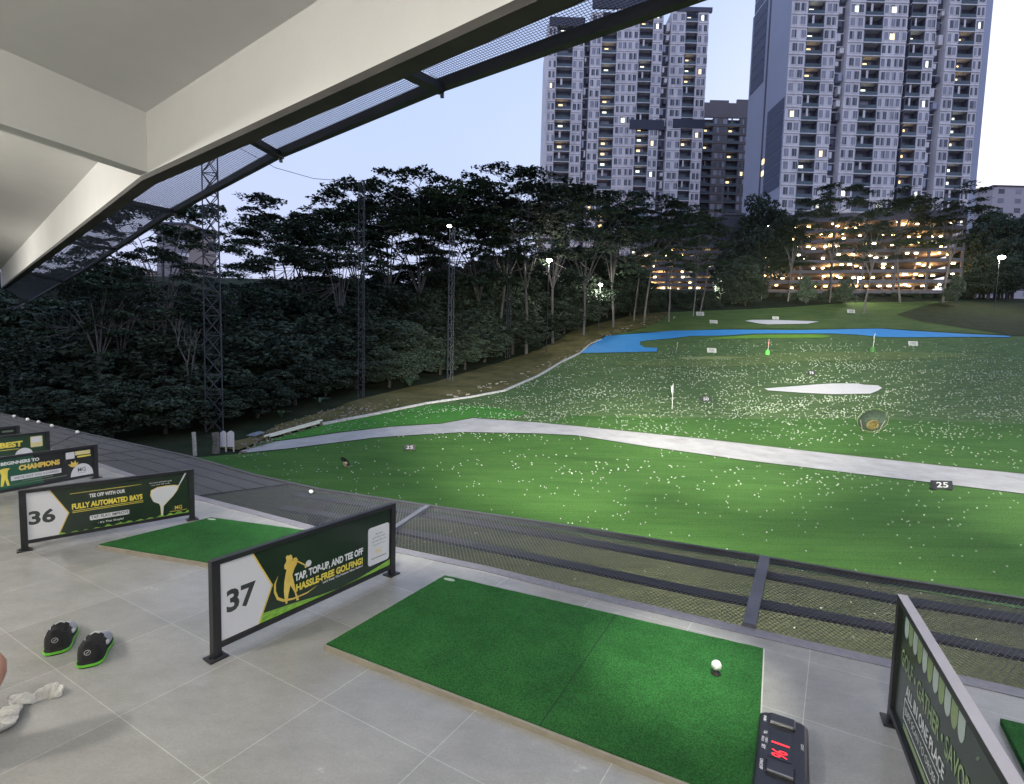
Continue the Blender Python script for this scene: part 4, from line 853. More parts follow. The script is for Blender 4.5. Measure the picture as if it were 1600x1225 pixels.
# ---- balls
def density(px, py):
    if py > 690: d = .07+.20*math.exp(-((py-745)/40)**2)+(.12 if px > 1250 and py < 760 else 0)
    elif py > 655: d = .9
    elif py > 560: d = 2.2
    elif py > 535: d = .9
    else: d = .22
    if px < 850: d *= .75
    if py > 850: d *= .35
    return d
def in_path(px, py):
    lo = np.interp(px, [p[0] for p in E1], [p[1] for p in E1]); hi = np.interp(px, [p[0] for p in E2], [p[1] for p in E2]); return hi-1 < py < lo+1
def in_field(px, py):
    if py > np.interp(px, [p[0] for p in NETOUT], [p[1] for p in NETOUT])-2: return False
    kl = np.interp(py, [531, 539, 552, 567, 589, 612, 622, 632, 650, 665, 690, 716], [940, 922, 907, 877, 840, 788, 736, 667, 581, 504, 415, 330])
    if px < kl+4: return False
    if in_path(px, py): return False
    if 515 < py < 553 and ((py < 528) or px < 1030): return False
    if 1190 < px < 1380 and 600 < py < 619: return False
    return True
cand = []
tries = 0
rb = random.Random(3)
while len(cand) < 5600 and tries < 90000:
    tries += 1
    px = rb.uniform(330, 1700); py = rb.uniform(528, 945)
    if not in_field(px, py): continue
    # clumpy
    cl = .35+1.3*max(0, math.sin(px*.021+3*math.sin(py*.05))*math.sin(py*.11+px*.006))+.8*max(0, math.sin(px*.05+py*.3))**3
    if rb.random() < density(px, py)*cl/3.2: cand.append(gp(px, py))
ol = []
for _ in range(140):
    px, py = rb.uniform(480, 1600), rb.uniform(800, 1040); e = np.interp(px, [p[0] for p in NETOUT], [p[1] for p in NETOUT]); dk = np.interp(px, [p[0] for p in DECK], [p[1] for p in DECK])
    if e+6 < py < dk-4 and rb.random() < .6: ol.append(gp(px, py))
cand.sort(key=lambda p: p[1])
BR = M('range_ball_white', (.20, .235, .175), .7, var=.25, scale=.4)
def ballmesh(r): mb = MB(); mb.sphere((0, 0, 0), r, 8, 6); return mb.mesh('golf_ball', BR, smooth=True)
bmN = ballmesh(.027); bmO = ballmesh(.026); bmP = ballmesh(.033)
near = cand[:265]
for p in ol[:35]:
    o = bpy.data.objects.new('golf_ball', bmO); C.objects.link(o); o.location = (p[0], p[1], p[2]+.05); tag(o, 'white golf ball on the olive ground under the safety net', 'golf ball', 'balls fallen under the safety net')
for p in near:
    o = bpy.data.objects.new('golf_ball', bmN if p[1] < 24 else bmP); C.objects.link(o); o.location = (p[0], p[1], p[2]+.085); tag(o, 'white golf ball lying on the near green turf', 'golf ball', 'balls scattered on the near turf')
mb = MB()
for p in cand[265:]:
    r = .030+.0006*(p[1]-25)+.012*rb.random(); mb.sphere((p[0], p[1], p[2]+.09+r*.5), (r*1.25, r, r*.8), 6, 4)
tag(mb.build('golf_balls', BR, None, True), 'hundreds of white balls littering the field beyond the path', 'golf balls', kind='stuff')

# ================================================================== LEFT OF THE TURF: POSTS, BOARDS, RUBBLE
def onY(px, py): return gp(px, py)
g_ = onY(305, 712); Y0 = g_[1]
def hgt(px, pyb, pyt): g1 = onY(px, pyb); return atY(px, pyt, g1[1])[2]-g1[2]
mb = MB(); h = hgt(305, 714, 677); mb.tube([g_-np.array([0, 0, .2]), g_+np.array([-.05, 0, h])], .10, 8); tag(mb.build('wooden_post', M('weathered_post', (.30, .29, .26), .9, var=.3)), 'short pale wooden post where the turf meets the net', 'post')
g1 = onY(337, 708); h = hgt(337, 708, 676); mb = MB(); mb.tube([g1-np.array([0, 0, .2]), g1+np.array([.05, 0, h*.5]), g1+np.array([0, 0, h])], [.20, .17, .19], 10); tag(mb.build('tree_stump', M('grey_bark', (.11, .10, .09), .95, var=.4, scale=8, bump=.8, bscale=30)), 'grey broken tree stump beside the two white boards', 'stump')
for i, (a, b) in enumerate(((344, 354), (355, 366))):
    g1 = onY((a+b)/2, 706); k = g1[1]/800; u = np.array([1., 0, 0]); zt = atY(a, 674, g1[1])[2]; zb = atY(a, 698, g1[1])[2]; x0 = atY(a, 690, g1[1])[0]; x1 = atY(b-.6, 690, g1[1])[0]
    t = thing('notice_board', ['white blank board next to the stump', 'white blank board on a leg, farther from the stump'][i], 'board', g1); mb = MB()
    mb.prism([(x0, zb), (x1, zb), (x1, zt-.08), (x1-.08, zt), ((x0+x1)/2, zt+.04), (x0+.05, zt-.04), (x0, zt-.1)], (0, g1[1], 0), (1, 0, 0), (0, 0, 1), (0, 1, 0), 0, .04); mb.build('panel', M('white_board', (.62, .58, .60), .6, var=.05), t)
    mb = MB(); mb.bar((x1-.05, g1[1]+.06, g1[2]-.1), (x1-.07, g1[1]+.06, zt-.1), .06); mb.build('leg', M('pale_leg', (.5, .48, .45), .7), t)
for i, (pa, pb) in enumerate((((414, 689), (504, 664)), ((423, 689), (500, 668)))):
    a = gp(*pa)+np.array([0, -.1, .3]); b = gp(*pb)+np.array([0, -.1, .35]); mb = MB(); mb.tube([a, b], .07, 8); tag(mb.build('plastic_pipe', M('cream_pipe', (.60, .58, .46), .4, var=.05)), ['long cream pipe lying along the start of the kerb', 'second cream pipe lying in front of the long one'][i], 'pipe', 'cream pipes on the bank')
g1 = gp(400, 684); mb = MB(); mb.prism([(-.5, -.25), (.1, -.3), (.5, .2), (.1, .3), (-.3, .05)], g1+np.array([0, 0, .25]), (1, 0, 0), (0, .9, .4), (0, -.4, .9), 0, .02); tag(mb.build('metal_sheet', GALV), 'bent grey metal sheet lying in the rubble', 'metal sheet')
mb = MB()
for _ in range(420):
    t_ = rb.random(); px = 372+t_*250+rb.uniform(-8, 8); py = np.interp(px, [372, 430, 504, 620], [704, 676, 652, 634])+rb.uniform(-9, 14)
    if px > 504 and py > np.interp(px, [504, 581, 667], [662, 648, 630]): continue
    p = gp(px, py); r = rb.uniform(.03, .16); mb.box((p[0], p[1], p[2]+.1), (r, r*rb.uniform(.5, 1.3), r*.6), [list(q) for q in Matrix.Rotation(rb.random()*3, 3, Vector((rb.random(), rb.random(), 1)))])
tag(mb.build('rubble', M('broken_stone', (.10, .08, .065), .95, var=.5, scale=3, rgb2=(.30, .26, .22))), 'broken bricks, stones and scraps on the brown bank', 'rubble', kind='stuff')
mb = MB()
for _ in range(120):
    px = rb.uniform(700, 1060); py = np.interp(px, [700, 800, 880, 930, 1000, 1060], [622, 598, 560, 532, 506, 494])+rb.uniform(-5, 4); p = gp(px, py); r = rb.uniform(.08, .3); mb.box((p[0], p[1], p[2]+.12), (r*1.5, r, r*.5), [list(q) for q in Matrix.Rotation(rb.random()*3, 3, Vector((0, .2, 1)))])
tag(mb.build('pebbles', M('pale_stone', (.18, .16, .13), .95, var=.4)), 'pale stones along the upper part of the bank', 'stones', kind='stuff')

# ================================================================== TOWERS, LAMPS, CABLE
def lattice(px, pyb, pyt, w0, w1, label, Y=None, seg=None, r=.035, lamp=False, lean=0, mat=None):
    if Y is None: b = gp(px, pyb)
    else: b = np.array([*atY(px, pyb, Y)[:2], gz(Y)])
    top = atY(px, pyt, b[1]); h = top[2]-b[2]; t = thing('lattice_mast', label, 'mast', b, 'lattice masts carrying the perimeter net')
    mt = mat or GREYSTEEL; n = seg or int(h/(w0*(1.1 if w0 > .8 else 2.0))); lr = r*1.1 if w0 > .8 else r*.8; tri = [(-1, -.58), (1, -.58), (0, 1.15)]
    def pt(k, f_): w_ = w0+(w1-w0)*f_; return np.array([b[0]+lean*h*f_+tri[k][0]*w_/2, b[1]+tri[k][1]*w_/2, b[2]+h*f_])
    for k in range(3): mb = MB(); mb.tube([pt(k, 0), pt(k, 1)], r, 5); mb.build('chord', mt, t)
    mb = MB()
    for i in range(n):
        f0, f1 = i/n, (i+1)/n
        for k in range(3):
            a, c = k, (k+1) % 3; mb.bar(pt(a, f0), pt(c, f1), lr); mb.bar(pt(c, f0), pt(a, f1), lr) if w0 > .8 else None; mb.bar(pt(a, f1), pt(c, f1), lr)
    mb.build('lacing', mt, t)
    return t, b, h
lattice(340, 690, 175, 1.12, .95, 'big dark lattice mast rising behind the awning', Y=33, r=.04, mat=M('mast_paint_dark', (.035, .038, .045), .7, .0))
lattice(565, 622, 283, .55, .5, 'lattice mast in front of the layered trees, joined by the cable', r=.022, mat=M('mast_paint', (.05, .053, .058), .7))
lattice(703, 597, 356, .62, .55, 'lattice mast with a lamp on top among the trees', r=.024, mat=M('mast_paint_pale', (.09, .095, .10), .7))
lattice(793, 560, 384, .62, .5, 'thin pale lattice mast among the trees without a lamp', r=.024, mat=M('mast_paint_grey', (.05, .055, .06), .7))
pc = [atY(300, 190, 33), atY(430, 262, 37), atY(490, 279, 41), atY(556, 284, 45)]
mb = MB(); mb.tube([pc[0], pc[1], pc[2], pc[3]], .02, 4); tag(mb.build('steel_cable', DKSTEEL), 'thin cable sagging from the awning to the nearest tall mast', 'cable')
LAMPM = M('lit_lamp_glass', (.8, .8, .8), emit=(1, .97, .85), es=35)
def lamppost(px, py, Y, label, W_=300, pole=True, col=(1, .97, .88), head=.35):
    tp = atY(px, py, Y); b = np.array([tp[0], Y, gz(Y)]); t = thing('street_lamp', label, 'lamp', b, 'lamps shining beyond the field')
    mb = MB(); mb.tube([b, tp], [.06, .04], 6); mb.box(tp+np.array([0, -.2, .02]), (.25, .7, .1)); mb.build('pole', DKSTEEL, t)
    mb = MB(); mb.sphere(tp+np.array([0, -.45, -.12]), (head, head*.8, head*.55), 10, 6); mb.build('lamp_head', LAMPM, t, True)
    if W_:
        l = bpy.data.lights.new('lamp_light', 'POINT'); l.energy = W_; l.color = col; l.shadow_soft_size = .2; o = bpy.data.objects.new('lamp_light', l); C.objects.link(o); o.location = tuple(tp+np.array([0, -.6, -.75]))
lamppost(703, 353, 53, 'lamp at the top of the lattice mast', 0, head=.22)
lamppost(858, 406, 76, 'bright white lamp high in front of the dark trees', 900, head=.42)
lamppost(938, 444, 92, 'bright white lamp lower down near the blue carpet', 900, head=.42)
lamppost(1118, 446, 128, 'lamp throwing a pale cone in front of the car park', 1500, head=.3)
lamppost(1341, 434, 124, 'cool white lamp beside the forked pale tree', 1200, head=.45)
lamppost(1562, 402, 118, 'brightest lamp against the dark trees on the far side', 2500, head=.75)

# ================================================================== TREES
LEAF = M('dark_foliage', (.026, .042, .028), .7, rgb2=(.070, .100, .058), scale=.6, spec=.25, rnd=.25)
LEAF2 = M('deep_foliage', (.018, .028, .020), .7, rgb2=(.064, .086, .056), scale=.5, spec=.2, rnd=.3)
LEAF3 = M('grey_green_foliage', (.030, .046, .032), .6, rgb2=(.075, .100, .064), scale=.5, spec=.3, rnd=.3)
BARK = M('pale_bark', (.06, .056, .05), .9, rgb2=(.17, .155, .14), scale=2, stretch=(1, 1, .2))
BARKD = M('dark_bark', (.025, .022, .02), .9, rgb2=(.07, .062, .055), scale=2)
def leafquads(pos, size, flat, g):
    n = len(pos); th = g.uniform(0, 2*np.pi, n); tilt = g.normal(0, .35 if flat else 1.0, (n, 2))
    a = np.stack([np.cos(th), np.sin(th), tilt[:, 0]], 1); b = np.stack([-np.sin(th), np.cos(th), tilt[:, 1]], 1)
    if not flat: b = g.normal(0, 1, (n, 3))
    a /= np.linalg.norm(a, axis=1)[:, None]; b -= a*(a*b).sum(1)[:, None]; b /= np.linalg.norm(b, axis=1)[:, None]
    s = (size*g.uniform(.6, 1.4, n))[:, None]
    co = np.stack([pos-a*s, pos-b*s*.55, pos+a*s, pos+b*s*.55], 1).reshape(-1, 3)
    return co
def make_leafmesh(name, chunks, mat):
    co = np.concatenate(chunks); n = len(co)//4; return fast_mesh(name, co, np.arange(n*4).reshape(n, 4), mat)
def albizia(seed, Ht=20., R=7.0, nplate=62, nl=175, ls=.19, low=.42):
    g = np.random.default_rng(seed); mb = MB(); fz = Ht*g.uniform(.30, .40); bend = g.normal(0, .5, 2)
    fork = np.array([bend[0], bend[1], fz]); mb.tube([(0, 0, -1), fork*.5+np.array([.15, 0, 0]), fork], [.20, .16, .13], 7)
    limbs = []
    for i in range(8):
        a = i*2*np.pi/8+g.normal(0, .3); rr = R*g.uniform(.35, .92); z = Ht*(g.uniform(.74, .95)-.12*(rr/R)**2); tip = np.array([rr*np.cos(a), rr*np.sin(a), z])
        m1_ = fork+(tip-fork)*np.array([.28, .28, .5]); m2_ = fork+(tip-fork)*np.array([.62, .62, .82]); P = [fork, m1_, m2_, tip]; limbs.append(P); mb.tube(P, [.09, .065, .04, .018], 5)
    ch = []
    LP = np.array([P[j]+(P[j+1]-P[j])*f for P in limbs for j in (1, 2) for f in (0, .35, .7, 1)])
    for k in range(nplate):
        r = R*np.sqrt(g.uniform(0, 1)); a = g.uniform(0, 2*np.pi); lay = min(g.exponential(.15), .5)
        z = Ht*(1-.22*(r/R)**2)-round(lay*Ht/1.9)*1.9+g.normal(0, .12); z = max(z, Ht*low); c = np.array([r*np.cos(a), r*np.sin(a), z])
        q = LP[np.argmin(((LP-c)**2).sum(1)+4*np.maximum(0, LP[:, 2]-c[2]))]
        mb.tube([q, (q+c)/2+np.array([0, 0, -.15]), c], [.035, .028, .012], 4, cap=False)
        pr = g.uniform(.8, 1.8); m_ = int(nl*pr*pr/1.25)
        rr = pr*np.sqrt(g.uniform(0, 1, m_)); aa = g.uniform(0, 2*np.pi, m_); lob = 1+.35*np.sin(aa*3+k)+.2*np.sin(aa*7)
        pos = np.stack([c[0]+rr*np.cos(aa)*lob, c[1]+rr*np.sin(aa)*lob, c[2]+g.normal(0, .085, m_)+.22*(1-(rr/pr)**2)-.12*rr], 1)
        ch.append(leafquads(pos, ls, True, g))
    return mb.mesh('trunk', BARK), make_leafmesh('crown', ch, LEAF), Ht
def densetree(seed, Ht=12., R=4.2, ncl=70, nl=120, ls=.26, mat=None):
    g = np.random.default_rng(seed); mb = MB(); mb.tube([(0, 0, -1), (g.normal(0, .2), g.normal(0, .2), Ht*.4), (g.normal(0, .4), 0, Ht*.8)], [.28, .2, .08], 6); ch = []
    for k in range(ncl):
        v_ = g.normal(0, 1, 3); v_ /= np.linalg.norm(v_); f_ = g.uniform(.45, 1); c = np.array([v_[0]*R*f_, v_[1]*R*f_, Ht*.54+v_[2]*Ht*.43*f_])
        if c[2] > Ht*.7: c[:2] *= .8
        pr = g.uniform(.7, 1.5); m_ = int(nl*pr); d = g.normal(0, 1, (m_, 3)); d /= np.linalg.norm(d, axis=1)[:, None]; pos = c+d*(pr*np.cbrt(g.uniform(.2, 1, m_)))[:, None]*np.array([1, 1, .7])
        ch.append(leafquads(pos, ls, False, g)); 
        if k % 4 == 0: mb.tube([(0, 0, c[2]*.6), tuple(c)], [.06, .02], 4, cap=False)
    return mb.mesh('trunk', BARKD), make_leafmesh('crown', ch, mat or LEAF2), Ht
AL = [albizia(s, 20, 7.0+.6*(s % 3)) for s in range(5)]+[albizia(21, 20, 4.6, 46, 120, low=.5), albizia(22, 20, 5.0, 40, 120, low=.45)]
DN = [densetree(s+50, 12, 4.2+.4*(s % 3), (70, 54, 90, 60)[s], (120, 150, 100, 90)[s], (.26, .22, .24, .36)[s], (LEAF2, LEAF3, LEAF2, LEAF3)[s]) for s in range(4)]
rt = random.Random(11)
def plant(name, proto, px, Y, toppy, label, cat, group, sxy=1.0, base=None):
    tr, cr, Hp = proto; z0 = gz(Y); zt = atY(px, toppy, Y)[2]; h = zt-z0
    X = atY(px, (toppy+560)/2, Y)[0]; o = thing(name, label, cat, (X, Y, z0), group, rt.uniform(0, 6.28)); s = h/Hp; o.scale = (s*sxy, s*sxy, s)
    for nm, me in (('trunk', tr), ('crown', cr)): c = bpy.data.objects.new(nm, me); C.objects.link(c); c.parent = o
    return o
LTL = ['at the open sky end of the row, with the lowest crown', 'second from the open sky end of the row', 'just left of the cable mast', 'with a low crown directly behind the cable mast', 'right behind the top of the cable mast', 'with the highest crown right of the cable mast', 'between the cable mast and the lamp topped mast', 'directly behind the lamp topped mast', 'just right of the lamp topped mast', 'behind the thin mast without a lamp', 'with the high dome right of the thin mast', 'behind the higher of the two bright white lamps', 'between the two bright white lamps', 'above the lower of the two bright white lamps', 'whose crown covers the foot of the left tower', 'whose crown covers the foot of the tower with the dark band', 'in front of the brown grey block', 'low one just right of the big dark mast', 'low one just left of the row, behind the big dark mast']
for px, Y, tp, k, sx in [(436, 56, 352, 0, .85), (462, 62, 312, 1, .9), (486, 62, 298, 2, 1), (520, 55, 335, 3, .9), (560, 66, 288, 4, .95), (606, 66, 272, 0, 1), (655, 68, 271, 1, 1), (700, 75, 300, 2, 1),
    (735, 73, 280, 3, 1), (778, 74, 268, 4, 1.05), (826, 74, 268, 0, 1), (868, 82, 288, 1, 1), (915, 88, 296, 2, 1), (962, 94, 304, 3, 1), (1008, 98, 308, 4, 1), (1048, 100, 315, 0, .9), (1085, 106, 322, 1, .8), (352, 48, 425, 2, .8), (318, 52, 418, 4, .8)]:
    plant('layered_tree', AL[k], px, Y, tp, 'flat layered tree '+LTL.pop(0), 'tree', 'tall layered trees along the side of the range', sx)
for px, Y, tp, k, lb in [(262, 40, 292, 1, 'tall layered tree seen through the awning mesh by the big mast'), (205, 37, 372, 3, 'layered tree hiding the far pale building'), (150, 34, 395, 0, 'layered tree under the far end of the awning'), (90, 40, 430, 2, 'layered tree above the far shade cloth')]:
    plant('layered_tree', AL[k], px, Y, tp, lb, 'tree', 'tall layered trees along the side of the range', .9)
for px, Y, tp, k, sx, lb in [(1095, 111, 345, 5, 1.0, 'slim pale trunked tree standing alone by a distance marker'), (1352, 113, 318, 6, 1.0, 'forked pale tree beside the cool white lamp'), (992, 100, 330, 5, .9, 'pale leaning twin trunk tree at the top of the bank'),
    (1300, 124, 285, 2, .8, 'tree rising in front of the tower foot, left of the forked pale tree'), (1412, 126, 292, 5, 1.0, 'broad thin crowned tree in front of the middle of the car park'), (1478, 128, 280, 6, 1.1, 'tall thin tree in front of the right end of the car park'), (1232, 124, 350, 5, 1.1, 'small airy tree in front of the left end of the lit car park'), (1190, 126, 372, 6, .9, 'lowest airy tree next to the dark pillar')]:
    plant('slim_tree', AL[k], px, Y, tp, lb, 'tree', None, sx)
YB = [(-120, 712), (300, 694), (430, 655), (560, 622), (700, 592), (840, 545), (950, 500), (1050, 485), (1240, 475), (1600, 466), (1800, 466)]
YT = [(-120, 480), (0, 470), (100, 430), (200, 415), (290, 452), (350, 468), (400, 450), (430, 440), (520, 432), (600, 432), (700, 418), (770, 408), (850, 385), (950, 385), (985, 400), (1000, 455), (1138, 455), (1146, 355), (1160, 375), (1180, 458), (1240, 457), (1300, 452), (1380, 457), (1500, 452), (1520, 352), (1560, 322), (1700, 318), (1800, 318)]
ip = lambda T, x: float(np.interp(x, [a for a, b in T], [b for a, b in T]))
k = 0
for row, (dy, ft) in enumerate(((3, .42), (9, .72), (17, 1.0), (26, .97), (36, 1.08))):
    px = -130+row*11
    while px < 1720:
        yb = ip(YB, px); Y = gp(px, yb)[1]+dy*(1 if px < 900 else .5)+rt.uniform(-1.5, 1.5); yt = ip(YT, px); tp = yb+(yt-yb)*ft*rt.uniform(.86, 1.04)
        hh = atY(px, tp, Y)[2]-gz(Y)
        if hh > 1.0:
            low = hh < 5
            plant('bush' if low else 'dense_tree', DN[rt.choice((0, 0, 1, 2, 2, 3))], px, Y, tp, 'low dark leafy bush at the edge of the wood' if low else 'dense dark leafy tree of the wood around the range', 'bush' if low else 'tree', 'bushes along the edge of the wood' if low else 'dense trees of the wood', max(.8, min(2.2, (5.5 if not low else 3)/(4.2*hh/12)))*.9)
        px += rt.uniform(.75, 1.1)*(4.6 if hh > 5 else 3.0)/Y*800*1.0; k += 1
# bare branched pale tree on the left
def bare(px, Y, pyb, pyt, label, seed):
    g = random.Random(seed); b = np.array([*atY(px, 600, Y)[:2], gz(Y)]); ht = atY(px, pyt, Y)[2]-b[2]; t = thing('bare_tree', label, 'tree', b); mb = MB()
    def rec(p, d, L, r, lv):
        q = p+d*L*.5+np.array([g.uniform(-.1, .1)*L*.4, 0, 0]); e = p+d*L; mb.tube([p, q, e], [r, r*.85, r*.7], 5 if lv < 3 else 4, cap=False)
        if lv >= 5: return
        for i in range(2 if lv < 1 else g.choice((2, 3))):
            dd = d+np.array([g.uniform(-.55, .55), g.uniform(-.45, .45), g.uniform(-.05, .35)]); dd /= np.linalg.norm(dd); rec(e if i else q*.4+e*.6, dd, L*g.uniform(.62, .85), r*.62, lv+1)
    rec(b, np.array([-.10, 0, 1.]), ht*.34, .12, 0); mb.build('trunk', BARK, t)
bare(232, 38, 690, 400, 'bare pale branching tree among the dark trees by the far bays', 5)
bare(150, 38, 690, 440, 'second bare tree with thin twigs near the awning end', 8)
bare(300, 36, 690, 500, 'small bare tree between the big mast and the shade cloth', 14)
for px, Y, tp, lb in [(1258, 121, 428, 'leafy tree blocking the car park lights below its left corner'), (1318, 122, 432, 'leafy tree in front of the car park, left of the cool white lamp'), (1490, 122, 430, 'low leafy tree under the right end of the car park'), (1186, 139, 303, 'round dark tree standing on the car park corner')]:
    plant('leafy_tree', DN[k % 4], px, Y, tp, lb, 'tree', None, .8); k += 1
# banana-like plants
def frond(px, py, h, label, seed):
    g = random.Random(seed); b = gp(px, py); t = thing('broadleaf_plant', label, 'plant', b, 'broad leaved plants by the bank')
    for i in range(9):
        a = i*.7+g.random(); mb = MB(); P = []; Wd = []
        for j in range(7):
            f_ = j/6; P.append(b+np.array([math.cos(a)*h*.55*f_, math.sin(a)*h*.4*f_, h*(.25+.9*f_-.55*f_*f_)])); Wd.append(h*.09*math.sin(math.pi*min(.97, f_*.9+.1)))
        sd = np.array([-math.sin(a), math.cos(a), .15]); vs = [p+sd*w_ for p, w_ in zip(P, Wd)]+[p-sd*w_ for p, w_ in zip(P, Wd)]; mb.add(vs, [(j, j+1, j+8, j+7) for j in range(6)]); mb.build('leaf', M('broad_leaf', (.03, .055, .03), .5, var=.3), t)
for i, (px, py, h) in enumerate([(415, 648, 1.9), (440, 660, 1.3), (345, 672, 2.2), (500, 640, 1.5), (640, 612, 2.0)]):
    frond(px, py, h, ['broad leaved plant with upright fronds behind the rubble', 'smaller broad leaved plant nearer the kerb', 'broad leaved plant at the foot of the big mast', 'broad leaved plant left of the cable mast', 'broad leaved plant on the bank past the cable mast'][i], i)

# ================================================================== BUILDINGS
WL = M('lilac_white_paint', (.58, .545, .55), .8, rgb2=(.84, .79, .79), scale=.22, stretch=(1.6, 1, .5)); WLB = M('blue_grey_paint', (.36, .38, .47), .8, var=.04, scale=.05); GR = M('dark_cladding_and_slot_shade', (.085, .085, .115), .7, var=.1, scale=.1)
PA = M('window_pane_grey', (.22, .215, .25), .25, var=.3, scale=.2); PD = M('window_pane_dark', (.065, .068, .085), .2, var=.3, scale=.2); PGN = M('balcony_glass', (.06, .085, .10), .2, var=.3, scale=.1); CUR = M('pale_curtain', (.30, .29, .33), .8, var=.1)
LITY = M('lit_window_warm', (.8, .6, .3), emit=(1, .72, .30), es=1.6); LITW = M('lit_window_cool', (.8, .8, .7), emit=(.95, 1, .78), es=1.1); BRN = M('brown_render', (.16, .145, .15), .85, var=.08, scale=.1)
def tower(name, label, Y, pxref, pyref, strips, fh, z0, z1f, wallm, depth, yaw=0.0, lit=.05, pxm=None, zclip=None, seed=1, group=None):
    g = random.Random(seed); mpp = Y/F; org = atY(pxref, pyref, Y); x = org[0]; t = thing(name, label, 'building', (x, Y, z0), group)
    cells = []; wall = MB(); mats = [wallm, GR, WLB]
    for kind, wpx, z1, *rest in strips:
        wd = wpx*mpp; set_ = {'w': 0, 'b': 1.9, 's': 2.4, 'x': 0, 'g': 1.0, 'v': .4}[kind]; m = {'s': 1, 'b': 1, 'g': 1, 'v': 2}.get(kind, 0)  # recessed strips take the dark tone, so the slots' deep shade is coloured in
        wall.box((x+wd/2, Y+set_+(depth-set_)/2, (z0+z1)/2), (wd, depth-set_, z1-z0), m=m)
        nf = int((z1-z0)/fh)
        if kind == 's':
            for i in range(nf):
                zz = z1-fh*(i+1); a_ = .3 if g.random() < .5 else .68
                if zz > z0 and not (zclip and zz > zclip): wall.box((x+wd*a_, Y+1.5, zz+fh*.5), (wd*g.uniform(.22, .42), 1.6, fh*g.uniform(.3, .75)), m=g.choice((0, 0, 1, 2))); wall.box((x+wd*.5, Y+2.3, zz), (wd, .5, .25), m=0)
        if kind in 'wb':
            for i in range(nf):
                zz = z1-fh*(i+1)-(rest[0] if rest else 0)
                if zz < z0-.1 or (zclip and zz > zclip): continue
                cells.append((kind, x, wd, zz, i))
        x += wd
    wall.build('wall', mats, t)
    def cell(mb, kind, x0, wd, zz, var):
        if kind == 'w':
            mb.box((x0+wd/2, Y-.10, zz+.12), (wd, .26, .26), m=0)
            n = 2 if wd < 6 else 4
            for j in range(n):
                cw_ = wd/n; cx = x0+cw_*(j+.5); ww = min(cw_*.62, 1.9); off = (.12 if (var+j) % 3 == 0 else -.08)*cw_
                mb.box((cx+off, Y-.04, zz+fh*.55), (ww+.36, .14, fh*.70), m=0); v_ = (var*3+j*2) % 7
                mb.box((cx+off-ww*.2, Y-.06, zz+fh*.55), (ww*.56, .14, fh*.58), m=(1, 2, 1, 3, 1, 2, 3)[v_]); mb.box((cx+off+ww*.30, Y-.06, zz+fh*.55), (ww*.34, .14, fh*.58), m=(1, 1, 3, 3, 1, 2, 2)[v_])
            if var % 5 == 4: mb.box((x0+wd*.4, Y-.08, zz+fh*.5), (min(wd*.22, 1.2), .16, fh*.42), m=4 if var % 2 else 5) if lit_here else None
        else:
            mb.box((x0+wd/2, Y+.85, zz+.12), (wd+.2, 2.1, .24), m=0); mb.box((x0+wd/2, Y-.02, zz+.75), (wd, .08, 1.0), m=6)
            mb.box((x0+.12, Y+.9, zz+fh/2), (.2, 1.9, fh-.25), m=7); mb.box((x0+wd-.12, Y+.9, zz+fh/2), (.2, 1.9, fh-.25), m=7)
            mb.box((x0+wd*.45, Y+1.86, zz+fh*.5), (wd*.6, .1, fh*.72), m=(1, 2, 1, 6)[var % 4]); mb.box((x0+wd*(.35+.02*(var % 5)), Y+1.80, zz+fh*.5), (wd*(.2+.04*(var % 3)), .1, fh*.5), m=4 if var % 2 else 5) if lit_here else None
            if var % 3 == 0: mb.box((x0+wd*.35, Y+.1, zz+fh*.5), (wd*.12, .1, fh-.3), m=0)
    ML = [wallm, PD, PA, CUR, LITY, LITW, PGN, GR]
    cells.sort(key=lambda c: c[3]); cnt = {'w': 0, 'b': 0}; rest = {'w': MB(), 'b': MB()}; cache = {}
    for kind, x0, wd, zz, i in cells:
        lit_here = g.random() < (lit if kind == 'w' else lit*2.6); var = g.randrange(12)
        if kind == 'w' and lit_here: var = 4 if g.random() < .5 else 9
        if kind == 'b' and lit_here: var = 1 if g.random() < .6 else 2
        if cnt[kind] < 98:
            mb = MB(); cell(mb, kind, x0, wd, zz, var); mb.build('window' if kind == 'w' else 'balcony', ML, t); cnt[kind] += 1
        else: cell(rest[kind], kind, x0, wd, zz, var)
    for kk, nm in (('w', 'windows'), ('b', 'balconies')):
        if rest[kk].v: tag(rest[kk].build(nm, ML, t), None, None, None, 'stuff')
    return t, org
gb = H+19
def zat(px, py, Y): return atY(px, py, Y)[2]
YA = 185; za = lambda py: zat(980, py, YA)
TA = [('x', 3, za(42)), ('w', 12, za(40), 1), ('b', 24, za(36), 1), ('w', 17, za(40), 1), ('s', 9, za(34)), ('w', 17, za(20), .6), ('b', 22, za(14), .6), ('w', 33, za(10), .6), ('b', 20, za(7), .6), ('w', 15, za(12), .6), ('s', 12, za(30)), ('w', 21, za(14), .6), ('b', 18, za(12), .6), ('w', 16, za(14), .6)]
ta, oa = tower('apartment_tower', 'left hand lilac apartment tower with a dark band across its middle floors', YA, 852, 150, TA, 3.52, gb, None, WL, 26, lit=.11, seed=4)
